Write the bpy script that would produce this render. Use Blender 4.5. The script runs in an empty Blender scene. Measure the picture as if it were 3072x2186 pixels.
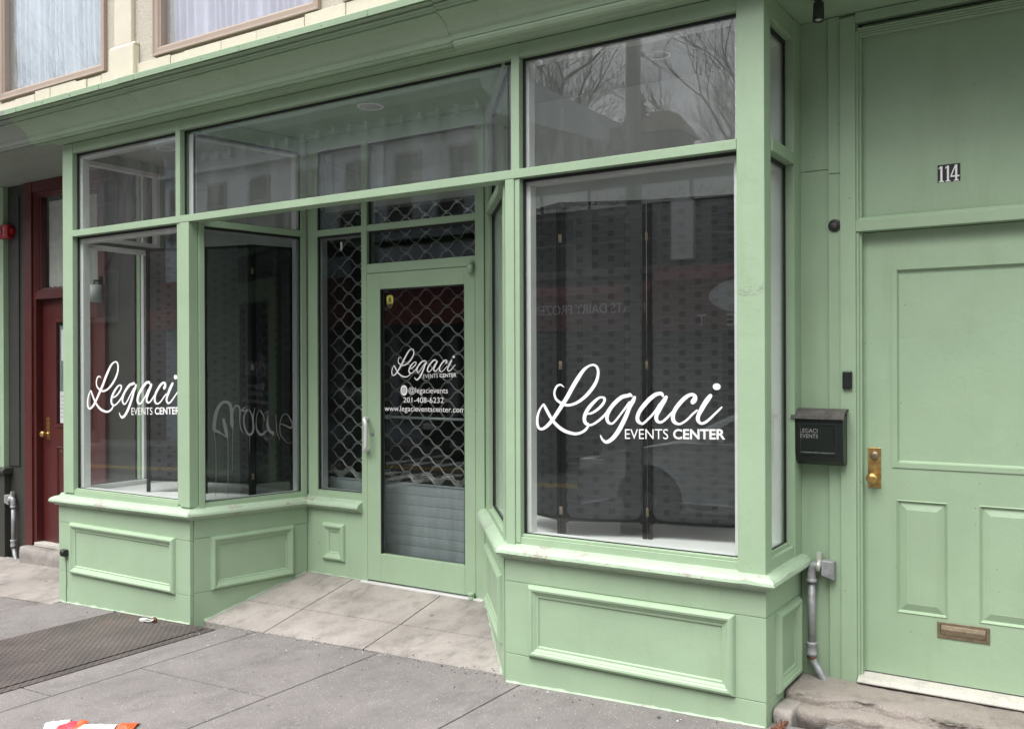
import bpy, bmesh, math, random
from mathutils import Vector, Matrix, noise
random.seed(7)
SC = bpy.context.scene
# ------------------------------------------------------------------ camera
CAM_D, CAM_H = 4.14, 1.66
yaw, pit, rol = math.radians(32.9), math.radians(-.03), math.radians(-.2)
fwd = Vector((-math.sin(yaw)*math.cos(pit), math.cos(yaw)*math.cos(pit), math.sin(pit)))
rgt = Vector((math.cos(yaw), math.sin(yaw), 0)); upv = rgt.cross(fwd)
r2 = rgt*math.cos(rol)+upv*math.sin(rol); u2 = r2.cross(fwd)
cd = bpy.data.cameras.new('camera'); cam = bpy.data.objects.new('camera', cd)
SC.collection.objects.link(cam); SC.camera = cam
cd.sensor_width = 36; cd.lens = 2800/3072*36; cd.clip_start = .05; cd.clip_end = 900
m = Matrix.Identity(4)
for i in range(3):
    m[i][0] = r2[i]; m[i][1] = u2[i]; m[i][2] = -fwd[i]
m[0][3], m[1][3], m[2][3] = 0, -CAM_D, CAM_H
cam.matrix_world = m
# ------------------------------------------------------------------ world, sun, exposure
W = bpy.data.worlds.new('World'); SC.world = W; W.use_nodes = True
nt = W.node_tree; nt.nodes.clear()
wo = nt.nodes.new('ShaderNodeOutputWorld'); bg = nt.nodes.new('ShaderNodeBackground')
sky = nt.nodes.new('ShaderNodeTexSky'); sky.sky_type = 'NISHITA'; sky.sun_disc = False
SUN_EL, SUN_ROT = 62, 190
sky.sun_elevation = math.radians(SUN_EL); sky.sun_rotation = math.radians(SUN_ROT)
sky.air_density = 1.0; sky.dust_density = 4.0
tc = nt.nodes.new('ShaderNodeTexCoord'); mp = nt.nodes.new('ShaderNodeMapping'); mp.inputs['Scale'].default_value = (1, 1, 2.6)
nz = nt.nodes.new('ShaderNodeTexNoise'); nz.inputs['Scale'].default_value = 2.3; nz.inputs['Detail'].default_value = 6; nz.inputs['Roughness'].default_value = .55
cr = nt.nodes.new('ShaderNodeValToRGB')
cr.color_ramp.elements[0].position = .34; cr.color_ramp.elements[0].color = (4.6, 4.65, 4.85, 1)
cr.color_ramp.elements[1].position = .68; cr.color_ramp.elements[1].color = (9.6, 9.5, 9.5, 1)
mx = nt.nodes.new('ShaderNodeMix'); mx.data_type = 'RGBA'; mx.inputs[0].default_value = .88
nt.links.new(tc.outputs['Generated'], mp.inputs[0]); nt.links.new(mp.outputs[0], nz.inputs['Vector'])
nt.links.new(nz.outputs[0], cr.inputs[0]); nt.links.new(sky.outputs[0], mx.inputs[6]); nt.links.new(cr.outputs[0], mx.inputs[7])
# an overcast sky is brighter overhead than at the horizon
sx = nt.nodes.new('ShaderNodeSeparateXYZ'); nt.links.new(tc.outputs['Generated'], sx.inputs[0])
mr = nt.nodes.new('ShaderNodeMapRange'); mr.inputs[1].default_value = 0; mr.inputs[2].default_value = 1; mr.inputs[3].default_value = .30; mr.inputs[4].default_value = 1.35
nt.links.new(sx.outputs[2], mr.inputs[0]); vm = nt.nodes.new('ShaderNodeVectorMath'); vm.operation = 'SCALE'
nt.links.new(mx.outputs[2], vm.inputs[0]); nt.links.new(mr.outputs[0], vm.inputs[3])
nt.links.new(vm.outputs[0], bg.inputs[0]); bg.inputs[1].default_value = .13; nt.links.new(bg.outputs[0], wo.inputs[0])
sd = bpy.data.lights.new('sun', 'SUN'); sd.energy = 1.5; sd.angle = math.radians(50); sd.color = (1, .97, .93)
sun = bpy.data.objects.new('sun', sd); SC.collection.objects.link(sun)
az = math.radians(SUN_ROT); el = math.radians(SUN_EL)
sun.rotation_euler = Vector((-math.sin(az)*math.cos(el), -math.cos(az)*math.cos(el), -math.sin(el))).to_track_quat('-Z', 'Y').to_euler()
sun.location = (0, -10, 20)
SC.view_settings.view_transform = 'Standard'; SC.view_settings.look = 'None'
SC.view_settings.exposure = 1.6; SC.view_settings.gamma = 1
SC.render.engine = 'CYCLES'
SC.cycles.use_denoising = True
SC.cycles.max_bounces = 12; SC.cycles.transparent_max_bounces = 24; SC.cycles.diffuse_bounces = 5; SC.cycles.glossy_bounces = 5
SC.cycles.sample_clamp_indirect = 6; SC.cycles.caustics_reflective = False; SC.cycles.caustics_refractive = False

# ------------------------------------------------------------------ materials
MATS = {}
class NG:
    def __init__(s, m):
        s.t = m.node_tree; s.b = s.t.nodes['Principled BSDF']
        s.tc = s.t.nodes.new('ShaderNodeTexCoord')
    def n(s, k, **kw):
        x = s.t.nodes.new(k)
        for a, v in kw.items(): setattr(x, a, v)
        return x
    def l(s, a, b): s.t.links.new(a, b)
    def noise(s, scale, detail=4, rough=.55, stretch=None):
        x = s.n('ShaderNodeTexNoise'); x.inputs['Scale'].default_value = scale; x.inputs['Detail'].default_value = detail; x.inputs['Roughness'].default_value = rough
        mpn = s.n('ShaderNodeMapping'); mpn.inputs['Scale'].default_value = stretch or (1, 1, 1)
        s.l(s.tc.outputs['Object'], mpn.inputs[0]); s.l(mpn.outputs[0], x.inputs['Vector'])
        return x.outputs[0]
    def ramp(s, src, p0, p1, c0=(0, 0, 0), c1=(1, 1, 1)):
        r = s.n('ShaderNodeValToRGB'); e = r.color_ramp.elements
        e[0].position = p0; e[1].position = p1; e[0].color = (*c0, 1); e[1].color = (*c1, 1)
        s.l(src, r.inputs[0]); return r.outputs[0]
    def mix(s, f, a, b, mode='MIX'):
        x = s.n('ShaderNodeMix', data_type='RGBA', blend_type=mode)
        for i, v in ((0, f), (6, a), (7, b)):
            if hasattr(v, 'is_linked') or hasattr(v, 'links'): s.l(v, x.inputs[i])
            else: x.inputs[i].default_value = v if i == 0 else (*v, 1)
        return x.outputs[2]
    def math(s, op, a, b=None):
        x = s.n('ShaderNodeMath', operation=op)
        for i, v in enumerate((a, b)):
            if v is None: continue
            if hasattr(v, 'links'): s.l(v, x.inputs[i])
            else: x.inputs[i].default_value = v
        return x.outputs[0]
    def col(s, c):
        if hasattr(c, 'links'): s.l(c, s.b.inputs['Base Color'])
        else: s.b.inputs['Base Color'].default_value = (*c, 1)
    def bump(s, h, dist, strength=1):
        x = s.n('ShaderNodeBump'); x.inputs['Strength'].default_value = strength; x.inputs['Distance'].default_value = dist
        s.l(h, x.inputs['Height']); s.l(x.outputs[0], s.b.inputs['Normal'])
    def xyz(s):
        x = s.n('ShaderNodeSeparateXYZ'); s.l(s.tc.outputs['Object'], x.inputs[0]); return x.outputs
def newmat(name):
    m = bpy.data.materials.new(name); m.use_nodes = True; MATS[name] = m
    return m, NG(m)
# most non-metal base colours scaled down, so less light bounces into shaded parts
KEY = .73
def simple(name, c, rough=.5, metal=0, var=.06, vs=6, bump=0, bs=60, spec=.5, stretch=None):
    m, g = newmat(name)
    if not metal and name not in ('white vinyl',): c = tuple(x*KEY for x in c)
    lo = tuple(x*(1-var) for x in c); hi = tuple(min(1, x*(1+var)) for x in c)
    g.col(g.ramp(g.noise(vs, 5, .6, stretch), .3, .7, lo, hi))
    g.b.inputs['Roughness'].default_value = rough; g.b.inputs['Metallic'].default_value = metal
    g.b.inputs['Specular IOR Level'].default_value = spec
    if bump: g.bump(g.noise(bs, 3, .6, stretch), bump)
    return m
def paint(name, c, dirt=.48, chip=0, rough=.42, grain=None):
    m, g = newmat(name); c = tuple(x*KEY for x in c)
    base = g.ramp(g.noise(2.2, 6, .6), .3, .72, tuple(x*.93 for x in c), tuple(min(1, x*1.05) for x in c))
    # rain streaks, scuffs, knocks and old drips: each with a shape of its own
    st = g.ramp(g.noise(6, 6, .72, (1, 1, .14)), .55, .78)
    base = g.mix(g.math('MULTIPLY', st, dirt*.75), base, tuple(x*k for x, k in zip(c, (.72, .70, .60))))
    lt = g.ramp(g.noise(3.4, 5, .7, (1, 1, .5)), .56, .74)
    base = g.mix(g.math('MULTIPLY', lt, .30), base, tuple(min(1, x*1.16) for x in c))
    sp = g.ramp(g.noise(42, 4, .6), .70, .745)
    base = g.mix(g.math('MULTIPLY', sp, min(1, dirt*1.6)), base, (.10, .125, .09))
    sc = g.math('MULTIPLY', g.ramp(g.noise(15, 6, .8, (1, 1, 3.5)), .66, .70), g.ramp(g.noise(2.4, 3, .5), .5, .6))
    base = g.mix(g.math('MULTIPLY', sc, min(1, dirt*1.2)), base, (.13, .15, .12))
    if chip:
        a = g.noise(26, 6, .75, (1, 1, 1.6)); b = g.noise(5, 3, .5)
        ch = g.ramp(g.math('ADD', g.math('MULTIPLY', a, .55), g.math('MULTIPLY', b, .45)), .588-chip, .598-chip)
        base = g.mix(ch, base, (.30, .285, .25))
    g.col(base)
    rr = g.ramp(g.noise(9, 4), .3, .7, (rough-.07,)*3, (rough+.1,)*3); g.l(rr, g.b.inputs['Roughness'])
    h = g.math('ADD', g.math('MULTIPLY', g.noise(160, 3, .6, grain or (1, 1, .35)), .45), g.math('MULTIPLY', g.noise(14, 4, .6, grain), 1.0))
    g.bump(h, .0035 if not chip else .006, .5)
    return m
GREEN = (.425, .585, .395)
paint('green paint', GREEN)
paint('green paint sheet metal', (.405, .558, .375), dirt=.9, rough=.38)
paint('green paint flaking', (.47, .62, .45), dirt=.6, chip=.012)
paint('grey green paint', (.36, .42, .36), dirt=.8, rough=.5)
paint('red paint', (.105, .020, .018), dirt=.2, rough=.38)
paint('charcoal paint', (.050, .052, .045), dirt=.3, rough=.5)
simple('cream paint', (.74, .68, .56), .55, var=.05, bump=.002, bs=150)
simple('cream stucco', (.66, .61, .52), .8, var=.12, vs=60, bump=.01, bs=120)
simple('tan frame', (.42, .33, .27), .45, var=.05)
simple('white paint', (1.05, 1.05, 1.04), .5, var=.03)
simple('bright white wall', (1.1, 1.1, 1.09), .7, var=.02)
simple('interior white', (.60, .60, .58), .7, var=.03)
simple('interior dark', (.014, .014, .014), .8)  # near-black walls: the darkness of the unlit rooms is put into the colour
simple('ceiling white', (.62, .62, .60), .8, var=.02)
simple('matte black', (.012, .012, .012), .85, spec=.2)
simple('black rubber', (.012, .014, .014), .5)
simple('black plastic', (.018, .022, .022), .38, bump=.001)
simple('mailbox black', (.012, .018, .016), .32, var=.2, bump=.002, bs=90)
simple('dusty black', (.10, .095, .088), .75, var=.35, vs=30, bump=.004, bs=90)
simple('galvanised steel', (.31, .32, .33), .48, .35, var=.25, vs=22, bump=.002)
simple('steel rod', (.62, .61, .58), .40, .6, var=.2, vs=15)
simple('steel slat', (.74, .78, .82), .5, .1, var=.14, vs=5, bump=.002, stretch=(3, 3, .6))
simple('brushed aluminium', (.80, .80, .80), .38, .45, var=.04)
simple('brass', (.50, .33, .12), .36, .9, var=.35, vs=35, bump=.001)
simple('dull brass', (.27, .22, .15), .45, .8, var=.25, vs=30)
simple('rust', (.20, .075, .035), .85, var=.4, vs=50, bump=.004)
simple('worn letters', (.50, .50, .48), .7, var=.3, vs=300)
simple('white vinyl', (.86, .86, .86), .45, var=.01)
simple('graffiti film', (.22, .225, .23), .7, var=.05)
simple('yellow vinyl', (.72, .66, .12), .5, var=.05)
simple('dark ink', (.02, .02, .02), .5)
simple('paper', (.74, .75, .76), .7, var=.03)
simple('curtain', (.95, 1.0, 1.03), .85, var=.05, vs=12)
simple('lilac curtain', (.80, .76, .86), .85, var=.06, vs=12)
simple('grey curtain', (.85, .84, .78), .9, var=.1, vs=20)
simple('red plastic', (.42, .012, .02), .35, var=.08)
simple('clear lens', (.6, .6, .6), .1, .1)
simple('orange film', (.82, .12, .03), .45, var=.12, vs=30)
simple('pink film', (.74, .05, .08), .5, var=.5, vs=60)
simple('white film', (.78, .78, .78), .35, var=.08, vs=20, bump=.004, bs=40)
simple('asphalt', (.055, .055, .057), .85, var=.2, vs=30, bump=.01, bs=120)
simple('road paint white', (.55, .55, .53), .7, var=.15, vs=20)
simple('road paint yellow', (.50, .34, .05), .7, var=.15, vs=20)
simple('kerb stone', (.24, .23, .22), .85, var=.2, vs=14, bump=.01)
simple('car silver', (.80, .83, .86), .25, 0, var=.01)
simple('car dark', (.02, .022, .025), .18, .2, var=.01)
simple('car window', (.01, .011, .012), .08, var=.01)
simple('tyre', (.018, .018, .018), .8)
simple('facade blue grey', (.42, .475, .51), .8, var=.08, bump=.004)
simple('facade stone', (.15, .15, .14), .85, var=.12, vs=12, bump=.01, bs=30)
simple('facade brick', (.085, .05, .042), .85, var=.25, vs=20, bump=.008)
simple('far window', (.012, .014, .016), .15, var=.1)
simple('awning red', (.13, .022, .026), .7, var=.1)
simple('awning orange red', (.20, .045, .03), .7, var=.1)
simple('teal', (.05, .20, .20), .7, var=.1)
simple('sign white', (.70, .72, .72), .6)
simple('bark', (.10, .085, .07), .9, var=.3, vs=30, bump=.01)
simple('evergreen', (.035, .055, .028), .8, var=.4, vs=9)
simple('soil', (.10, .095, .085), .95, var=.3)
def glass_mat(name, tint=(.97, .99, .98), dust=.05, boost=1.0, streak=.5):
    m, g = newmat(name); t = g.t; t.nodes.remove(g.b); out = t.nodes['Material Output']
    geo = g.n('ShaderNodeNewGeometry'); ior = g.n('ShaderNodeMix'); ior.data_type = 'FLOAT'
    ior.inputs[2].default_value = 1.52; ior.inputs[3].default_value = 1/1.52
    g.l(geo.outputs['Backfacing'], ior.inputs[0])
    fr = g.n('ShaderNodeFresnel'); g.l(ior.outputs[0], fr.inputs[0])
    f = g.math('MINIMUM', g.math('MULTIPLY', fr.outputs[0], boost), 1)
    tr = g.n('ShaderNodeBsdfTransparent'); tr.inputs[0].default_value = (*tint, 1)
    gl = g.n('ShaderNodeBsdfAnisotropic'); gl.inputs['Roughness'].default_value = 0; gl.inputs['Color'].default_value = (.97, .98, 1, 1)
    bm_ = g.n('ShaderNodeBump'); bm_.inputs['Distance'].default_value = .0006; bm_.inputs['Strength'].default_value = .6
    g.l(g.noise(1.6, 1, .4), bm_.inputs['Height']); g.l(bm_.outputs[0], gl.inputs['Normal'])
    mxs = g.n('ShaderNodeMixShader'); g.l(f, mxs.inputs[0]); g.l(tr.outputs[0], mxs.inputs[1]); g.l(gl.outputs[0], mxs.inputs[2])
    df = g.n('ShaderNodeBsdfDiffuse'); df.inputs[0].default_value = (.62, .64, .66, 1)
    d1 = g.ramp(g.noise(9, 6, .7, (1, 1, .22)), .40, .85); d2 = g.ramp(g.noise(90, 3, .6, (1, 1, .12)), .45, .8)
    dd = g.math('ADD', g.math('MULTIPLY', g.math('ADD', d1, g.math('MULTIPLY', d2, .5)), dust*streak*2), dust*.5)
    mx2 = g.n('ShaderNodeMixShader'); g.l(dd, mx2.inputs[0]); g.l(mxs.outputs[0], mx2.inputs[1]); g.l(df.outputs[0], mx2.inputs[2])
    g.l(mx2.outputs[0], out.inputs['Surface']); return m
glass_mat('window glass', dust=.004, boost=1.15)
glass_mat('dusty glass', dust=.035, boost=1.5, streak=.7)
glass_mat('darkened glass', tint=(.72, .75, .74), dust=.004, boost=.75)  # no real tint: darkness behind these panes is put into the glass colour
glass_mat('upper glass', tint=(.93, .95, .97), dust=.03, boost=.9)
# woven screen: dark paper rope with darker squares
def weave_mat():
    m, g = newmat('woven black rope'); x, y, z = g.xyz()
    at = g.n('ShaderNodeAttribute', attribute_name='weave_uv'); sp = g.n('ShaderNodeSeparateXYZ'); g.l(at.outputs['Vector'], sp.inputs[0])
    u, v = sp.outputs[0], sp.outputs[1]
    cu = g.math('DIVIDE', u, .085); cv = g.math('DIVIDE', v, .034)
    par = g.math('MODULO', g.math('ADD', g.math('FLOOR', cu), g.math('FLOOR', cv)), 2)
    sq = g.math('MULTIPLY', g.math('LESS_THAN', g.math('FRACT', cu), .40), g.math('LESS_THAN', par, .5))
    sq = g.math('MULTIPLY', sq, g.math('LESS_THAN', g.math('FRACT', cv), .93))
    mpn = g.n('ShaderNodeMapping'); mpn.inputs['Scale'].default_value = (1, 14, 1); g.l(at.outputs['Vector'], mpn.inputs[0])
    nn = g.n('ShaderNodeTexNoise'); nn.inputs['Scale'].default_value = 22; nn.inputs['Detail'].default_value = 4; g.l(mpn.outputs[0], nn.inputs['Vector'])
    base = g.ramp(nn.outputs[0], .3, .7, (.019, .020, .022), (.036, .038, .041))
    base = g.mix(g.math('MULTIPLY', sq, g.ramp(g.noise(2.5, 3), .35, .6, (.6,)*3, (1,)*3)), base, (.006, .006, .007))
    g.col(base); g.b.inputs['Roughness'].default_value = .7
    rowl = g.math('SINE', g.math('MULTIPLY', v, 2*math.pi/.034))
    h = g.math('SUBTRACT', g.math('ADD', g.math('MULTIPLY', nn.outputs[0], .6), g.math('MULTIPLY', rowl, .06)), g.math('MULTIPLY', sq, .7))
    g.bump(h, .006)
weave_mat()
def ground_mat(name, c, c2, speck=.5, big=1.0, bumpd=.004):
    m, g = newmat(name); c = tuple(x*KEY for x in c); c2 = tuple(x*KEY for x in c2)
    a = g.noise(.9, 6, .6); b = g.noise(7, 6, .65); c_ = g.noise(150, 3, .6)
    base = g.ramp(a, .35, .65, c, c2)
    base = g.mix(g.math('MULTIPLY', g.ramp(b, .48, .72), .50*big), base, tuple(x*.62 for x in c))
    base = g.mix(g.math('MULTIPLY', g.ramp(g.noise(2.6, 7, .75, (1.6, .7, 1)), .54, .66), .45*big), base, tuple(x*.55 for x in c))
    base = g.mix(g.math('MULTIPLY', g.ramp(g.noise(17, 6, .8), .60, .70), .5*big), base, tuple(min(1, x*1.45) for x in c))
    base = g.mix(.45, base, g.ramp(c_, .3, .7, (.32,)*3, (.68,)*3), 'OVERLAY')
    if speck:
        for sc, th, k in ((55, .17, 1.0), (34, .09, .6), (120, .22, .8)):
            vo = g.n('ShaderNodeTexVoronoi'); vo.inputs['Scale'].default_value = sc
            g.l(g.tc.outputs['Object'], vo.inputs['Vector'])
            sel = g.n('ShaderNodeSeparateColor'); g.l(vo.outputs['Color'], sel.inputs[0])
            mk = g.math('MULTIPLY', g.math('LESS_THAN', vo.outputs['Distance'], th), g.math('GREATER_THAN', sel.outputs[0], .62))
            base = g.mix(g.math('MULTIPLY', mk, speck*k), base, (.62, .60, .57))
    # dropped gum and old spots
    vo = g.n('ShaderNodeTexVoronoi'); vo.inputs['Scale'].default_value = 2.3; vo.inputs['Randomness'].default_value = 1
    g.l(g.tc.outputs['Object'], vo.inputs['Vector'])
    mk = g.math('LESS_THAN', g.math('ADD', vo.outputs['Distance'], g.math('MULTIPLY', b, .03)), .055)
    base = g.mix(g.math('MULTIPLY', mk, .55), base, (.05, .047, .045))
    g.col(base); g.b.inputs['Roughness'].default_value = .85
    g.bump(g.math('ADD', g.math('MULTIPLY', c_, .5), b), bumpd)
ground_mat('sidewalk concrete', (.185, .170, .166), (.255, .236, .230), .45, .8)
ground_mat('pale concrete', (.29, .265, .245), (.47, .435, .40), 0, 1.25)
ground_mat('weathered stone', (.36, .315, .28), (.48, .43, .385), .15, 1.3, .02)
ground_mat('white threshold', (.62, .60, .54), (.70, .68, .62), 0, .8)
def plate_mat():
    m, g = newmat('rusty tread plate'); x, y, z = g.xyz()
    a = g.math('MULTIPLY', g.math('ADD', x, y), math.pi/.048); b = g.math('MULTIPLY', g.math('SUBTRACT', x, y), math.pi/.048)
    lug = g.math('MULTIPLY', g.math('ABSOLUTE', g.math('SINE', a)), g.math('ABSOLUTE', g.math('SINE', b)))
    dots = g.ramp(lug, .62, .80)
    base = g.ramp(g.noise(3, 6, .65), .35, .7, (.066, .056, .053), (.118, .098, .092))
    base = g.mix(g.math('MULTIPLY', dots, .75), base, (.028, .020, .018))
    base = g.mix(g.math('MULTIPLY', g.ramp(g.noise(5, 5, .7), .60, .74), .55), base, (.15, .085, .055))
    base = g.mix(g.math('MULTIPLY', g.ramp(g.noise(40, 3), .72, .78), .5), base, (.35, .33, .32))
    g.col(base); g.b.inputs['Roughness'].default_value = .62; g.b.inputs['Metallic'].default_value = .25
    g.bump(g.math('SUBTRACT', g.math('MULTIPLY', g.noise(60, 3), .3), dots), .004)
plate_mat()

# ------------------------------------------------------------------ mesh builder
COL = SC.collection
class MB:
    """collects faces in a wall frame: u along the wall, n out of it, z up"""
    def __init__(s, P=(0, 0), d=(1, 0), ground=False):
        l = math.hypot(*d); s.P = P; s.d = (d[0]/l, d[1]/l); s.v = []; s.f = []; s.mi = []; s.sm = []; s.cur = 0; s.gr = ground; s.uv = None
    def w(s, u, n, z):
        x = s.P[0]+u*s.d[0]+n*s.d[1]; y = s.P[1]+u*s.d[1]-n*s.d[0]
        if s.gr: z += .061+.0313*x
        return (x, y, z)
    def face(s, idx, smooth=False):
        s.f.append(tuple(idx)); s.mi.append(s.cur); s.sm.append(smooth)
    def add(s, pts):
        b = len(s.v); s.v += [s.w(*p) for p in pts]; return b
    def box(s, u0, u1, n0, n1, z0, z1):
        b = s.add([(u, n, z) for z in (z0, z1) for n in (n0, n1) for u in (u0, u1)])
        for q in ((0, 1, 3, 2), (4, 6, 7, 5), (0, 4, 5, 1), (2, 3, 7, 6), (0, 2, 6, 4), (1, 5, 7, 3)): s.face([b+i for i in q])
        return s
    def loft(s, rings, closed=True, caps=True, smooth=True, loop=False):
        k = len(rings[0]); bs = [s.add(r) for r in rings]; R = len(rings)
        for a in range(R if loop else R-1):
            A, B = bs[a], bs[(a+1) % R]
            for i in range(k if closed else k-1):
                j = (i+1) % k; s.face((A+i, A+j, B+j, B+i), smooth)
        if caps and not loop:
            s.face([bs[0]+i for i in range(k)][::-1]); s.face([bs[-1]+i for i in range(k)])
        return s
    def tube(s, pts, rad, k=10, caps=True):
        """pts in local coords, rad number or list"""
        P = [Vector(p) for p in pts]; rings = []
        up = Vector((0, 0, 1))
        for i, p in enumerate(P):
            t = (P[min(i+1, len(P)-1)]-P[max(i-1, 0)]).normalized()
            if i == 0:
                a = t.cross(up)
                if a.length < .2: a = t.cross(Vector((1, 0, 0)))
                a.normalize()
            else: a = (a-t*a.dot(t)).normalized()
            b = t.cross(a); r = rad[i] if isinstance(rad, (list, tuple)) else rad
            rings.append([tuple(p+(a*math.cos(q)+b*math.sin(q))*r) for q in [2*math.pi*j/k for j in range(k)]])
        return s.loft(rings, caps=caps)
    def lathe(s, c, axis, prof, k=20):
        """prof: list of (along axis, radius)"""
        c = Vector(c); ax = Vector(axis).normalized(); a = ax.cross(Vector((0, 0, 1)))
        if a.length < .2: a = ax.cross(Vector((1, 0, 0)))
        a.normalize(); b = ax.cross(a)
        return s.loft([[tuple(c+ax*t+(a*math.cos(q)+b*math.sin(q))*max(r, .0002)) for q in [2*math.pi*j/k for j in range(k)]] for t, r in prof])
    def prism(s, poly, n0, n1):
        """poly in (u,z) extruded along n"""
        return s.loft([[(u, n0, z) for u, z in poly], [(u, n1, z) for u, z in poly]], smooth=False)
    def prismu(s, poly, u0, u1, smooth=False):
        """poly in (n,z) extruded along u"""
        return s.loft([[(u0, n, z) for n, z in poly], [(u1, n, z) for n, z in poly]], smooth=smooth)
    def prismz(s, poly, z0, z1):
        return s.loft([[(u, n, z0) for u, n in poly], [(u, n, z1) for u, n in poly]], smooth=False)
    def rect_mould(s, u0, u1, z0, z1, prof):
        """picture-frame moulding; prof: (inset, n)"""
        rings = [[(u0+i, n, z0+i) for i, n in prof], [(u1-i, n, z0+i) for i, n in prof], [(u1-i, n, z1-i) for i, n in prof], [(u0+i, n, z1-i) for i, n in prof]]
        return s.loft(rings, closed=True, smooth=False, loop=True)
    def build(s, name, mats, parent=None, bevel=0, label=None, auto=True):
        me = bpy.data.meshes.new(name); me.from_pydata(s.v, [], s.f)
        if not isinstance(mats, (list, tuple)): mats = [mats]
        for q in mats: me.materials.append(MATS[q])
        me.polygons.foreach_set('material_index', s.mi); me.polygons.foreach_set('use_smooth', s.sm)
        bm = bmesh.new(); bm.from_mesh(me); bmesh.ops.recalc_face_normals(bm, faces=bm.faces); bm.to_mesh(me); bm.free()
        me.update()
        if s.uv:
            at = me.attributes.new('weave_uv', 'FLOAT_VECTOR', 'POINT')
            for i, q in enumerate(s.uv): at.data[i].vector = q
        o = bpy.data.objects.new(name, me); COL.objects.link(o)
        if parent:
            o.parent = parent; o.matrix_parent_inverse = parent_inv(parent)
        if bevel:
            b = o.modifiers.new('bevel', 'BEVEL'); b.width = bevel; b.segments = 2; b.limit_method = 'ANGLE'; b.angle_limit = math.radians(40); b.harden_normals = False
        if label: o['label'] = label
        return o
def world_loc(o):
    v = Vector(o.location)
    return v
def parent_inv(p):
    # every part is written in world coordinates; things' empties carry only a location
    v = Vector((0, 0, 0)); q = p
    while q:
        if q.type == 'EMPTY': v += Vector(q.location)
        q = q.parent
    return Matrix.Translation(-v) if p.type == 'EMPTY' else Matrix.Identity(4)
def tag(o, label=None, cat=None, group=None, kind=None):
    if label: o['label'] = label
    if cat: o['category'] = cat
    if group: o['group'] = group
    if kind: o['kind'] = kind
    return o
def thing(name, label, cat, loc, group=None):
    o = bpy.data.objects.new(name, None); COL.objects.link(o); o.location = loc; o.empty_display_size = .1
    return tag(o, label, cat, group)

# lettering ---------------------------------------------------------------
def text_into(mb, body, u0, u1, z0, z1, n, bold=0.0, tilt=0.0, depth=.0004):
    cu = bpy.data.curves.new('lettering', 'FONT'); cu.body = body; cu.size = 1; cu.offset = bold; cu.resolution_u = 4
    to = bpy.data.objects.new('lettering_tmp', cu); COL.objects.link(to)
    dg = bpy.context.evaluated_depsgraph_get(); me = bpy.data.meshes.new_from_object(to.evaluated_get(dg))
    vs = [v.co.copy() for v in me.vertices]
    if vs:
        x0 = min(v.x for v in vs); x1 = max(v.x for v in vs); y0 = min(v.y for v in vs); y1 = max(v.y for v in vs)
        su = (u1-u0)/(x1-x0); sz = (z1-z0)/(y1-y0)
        b = mb.add([(u0+(v.x-x0)*su, n, z0+(v.y-y0)*sz+tilt*(v.x-x0)*su) for v in vs])
        for p in me.polygons: mb.face([b+i for i in p.vertices])
    bpy.data.objects.remove(to); bpy.data.curves.remove(cu); bpy.data.meshes.remove(me)
def catmull(P, k=6):
    out = []
    for i in range(len(P)-1):
        a = P[max(i-1, 0)]; b = P[i]; c = P[i+1]; d = P[min(i+2, len(P)-1)]
        for j in range(k):
            t = j/k; t2 = t*t; t3 = t2*t
            out.append(tuple(.5*((2*b[q])+(-a[q]+c[q])*t+(2*a[q]-5*b[q]+4*c[q]-d[q])*t2+(-a[q]+3*b[q]-3*c[q]+d[q])*t3) for q in range(len(b))))
    out.append(tuple(P[-1])); return out
def stroke(mb, pts, n, rise=.0006, k=6, thick=.0):
    """brush stroke: pts (u,z,width), gently rising so crossings never share a plane"""
    S = catmull(pts, k); N = len(S); L = []; R = []
    for i, (u, z, wd) in enumerate(S):
        a = S[max(i-1, 0)]; b = S[min(i+1, N-1)]; du, dz = b[0]-a[0], b[1]-a[1]; l = math.hypot(du, dz) or 1
        wd = max(wd, .0008); nn = n+rise*i/N
        L.append((u-dz/l*wd/2, nn, z+du/l*wd/2)); R.append((u+dz/l*wd/2, nn, z-du/l*wd/2))
    bl = mb.add(L); br = mb.add(R)
    for i in range(N-1): mb.face((bl+i, bl+i+1, br+i+1, br+i))
    for (u, z, wd), nn in ((S[0], n-.00005), (S[-1], n+rise+.00005)):
        b = mb.add([(u+wd/2*.98*math.cos(q), nn, z+wd/2*.98*math.sin(q)) for q in [math.pi*j/7 for j in range(14)]]); mb.face(range(b, b+14))
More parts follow.
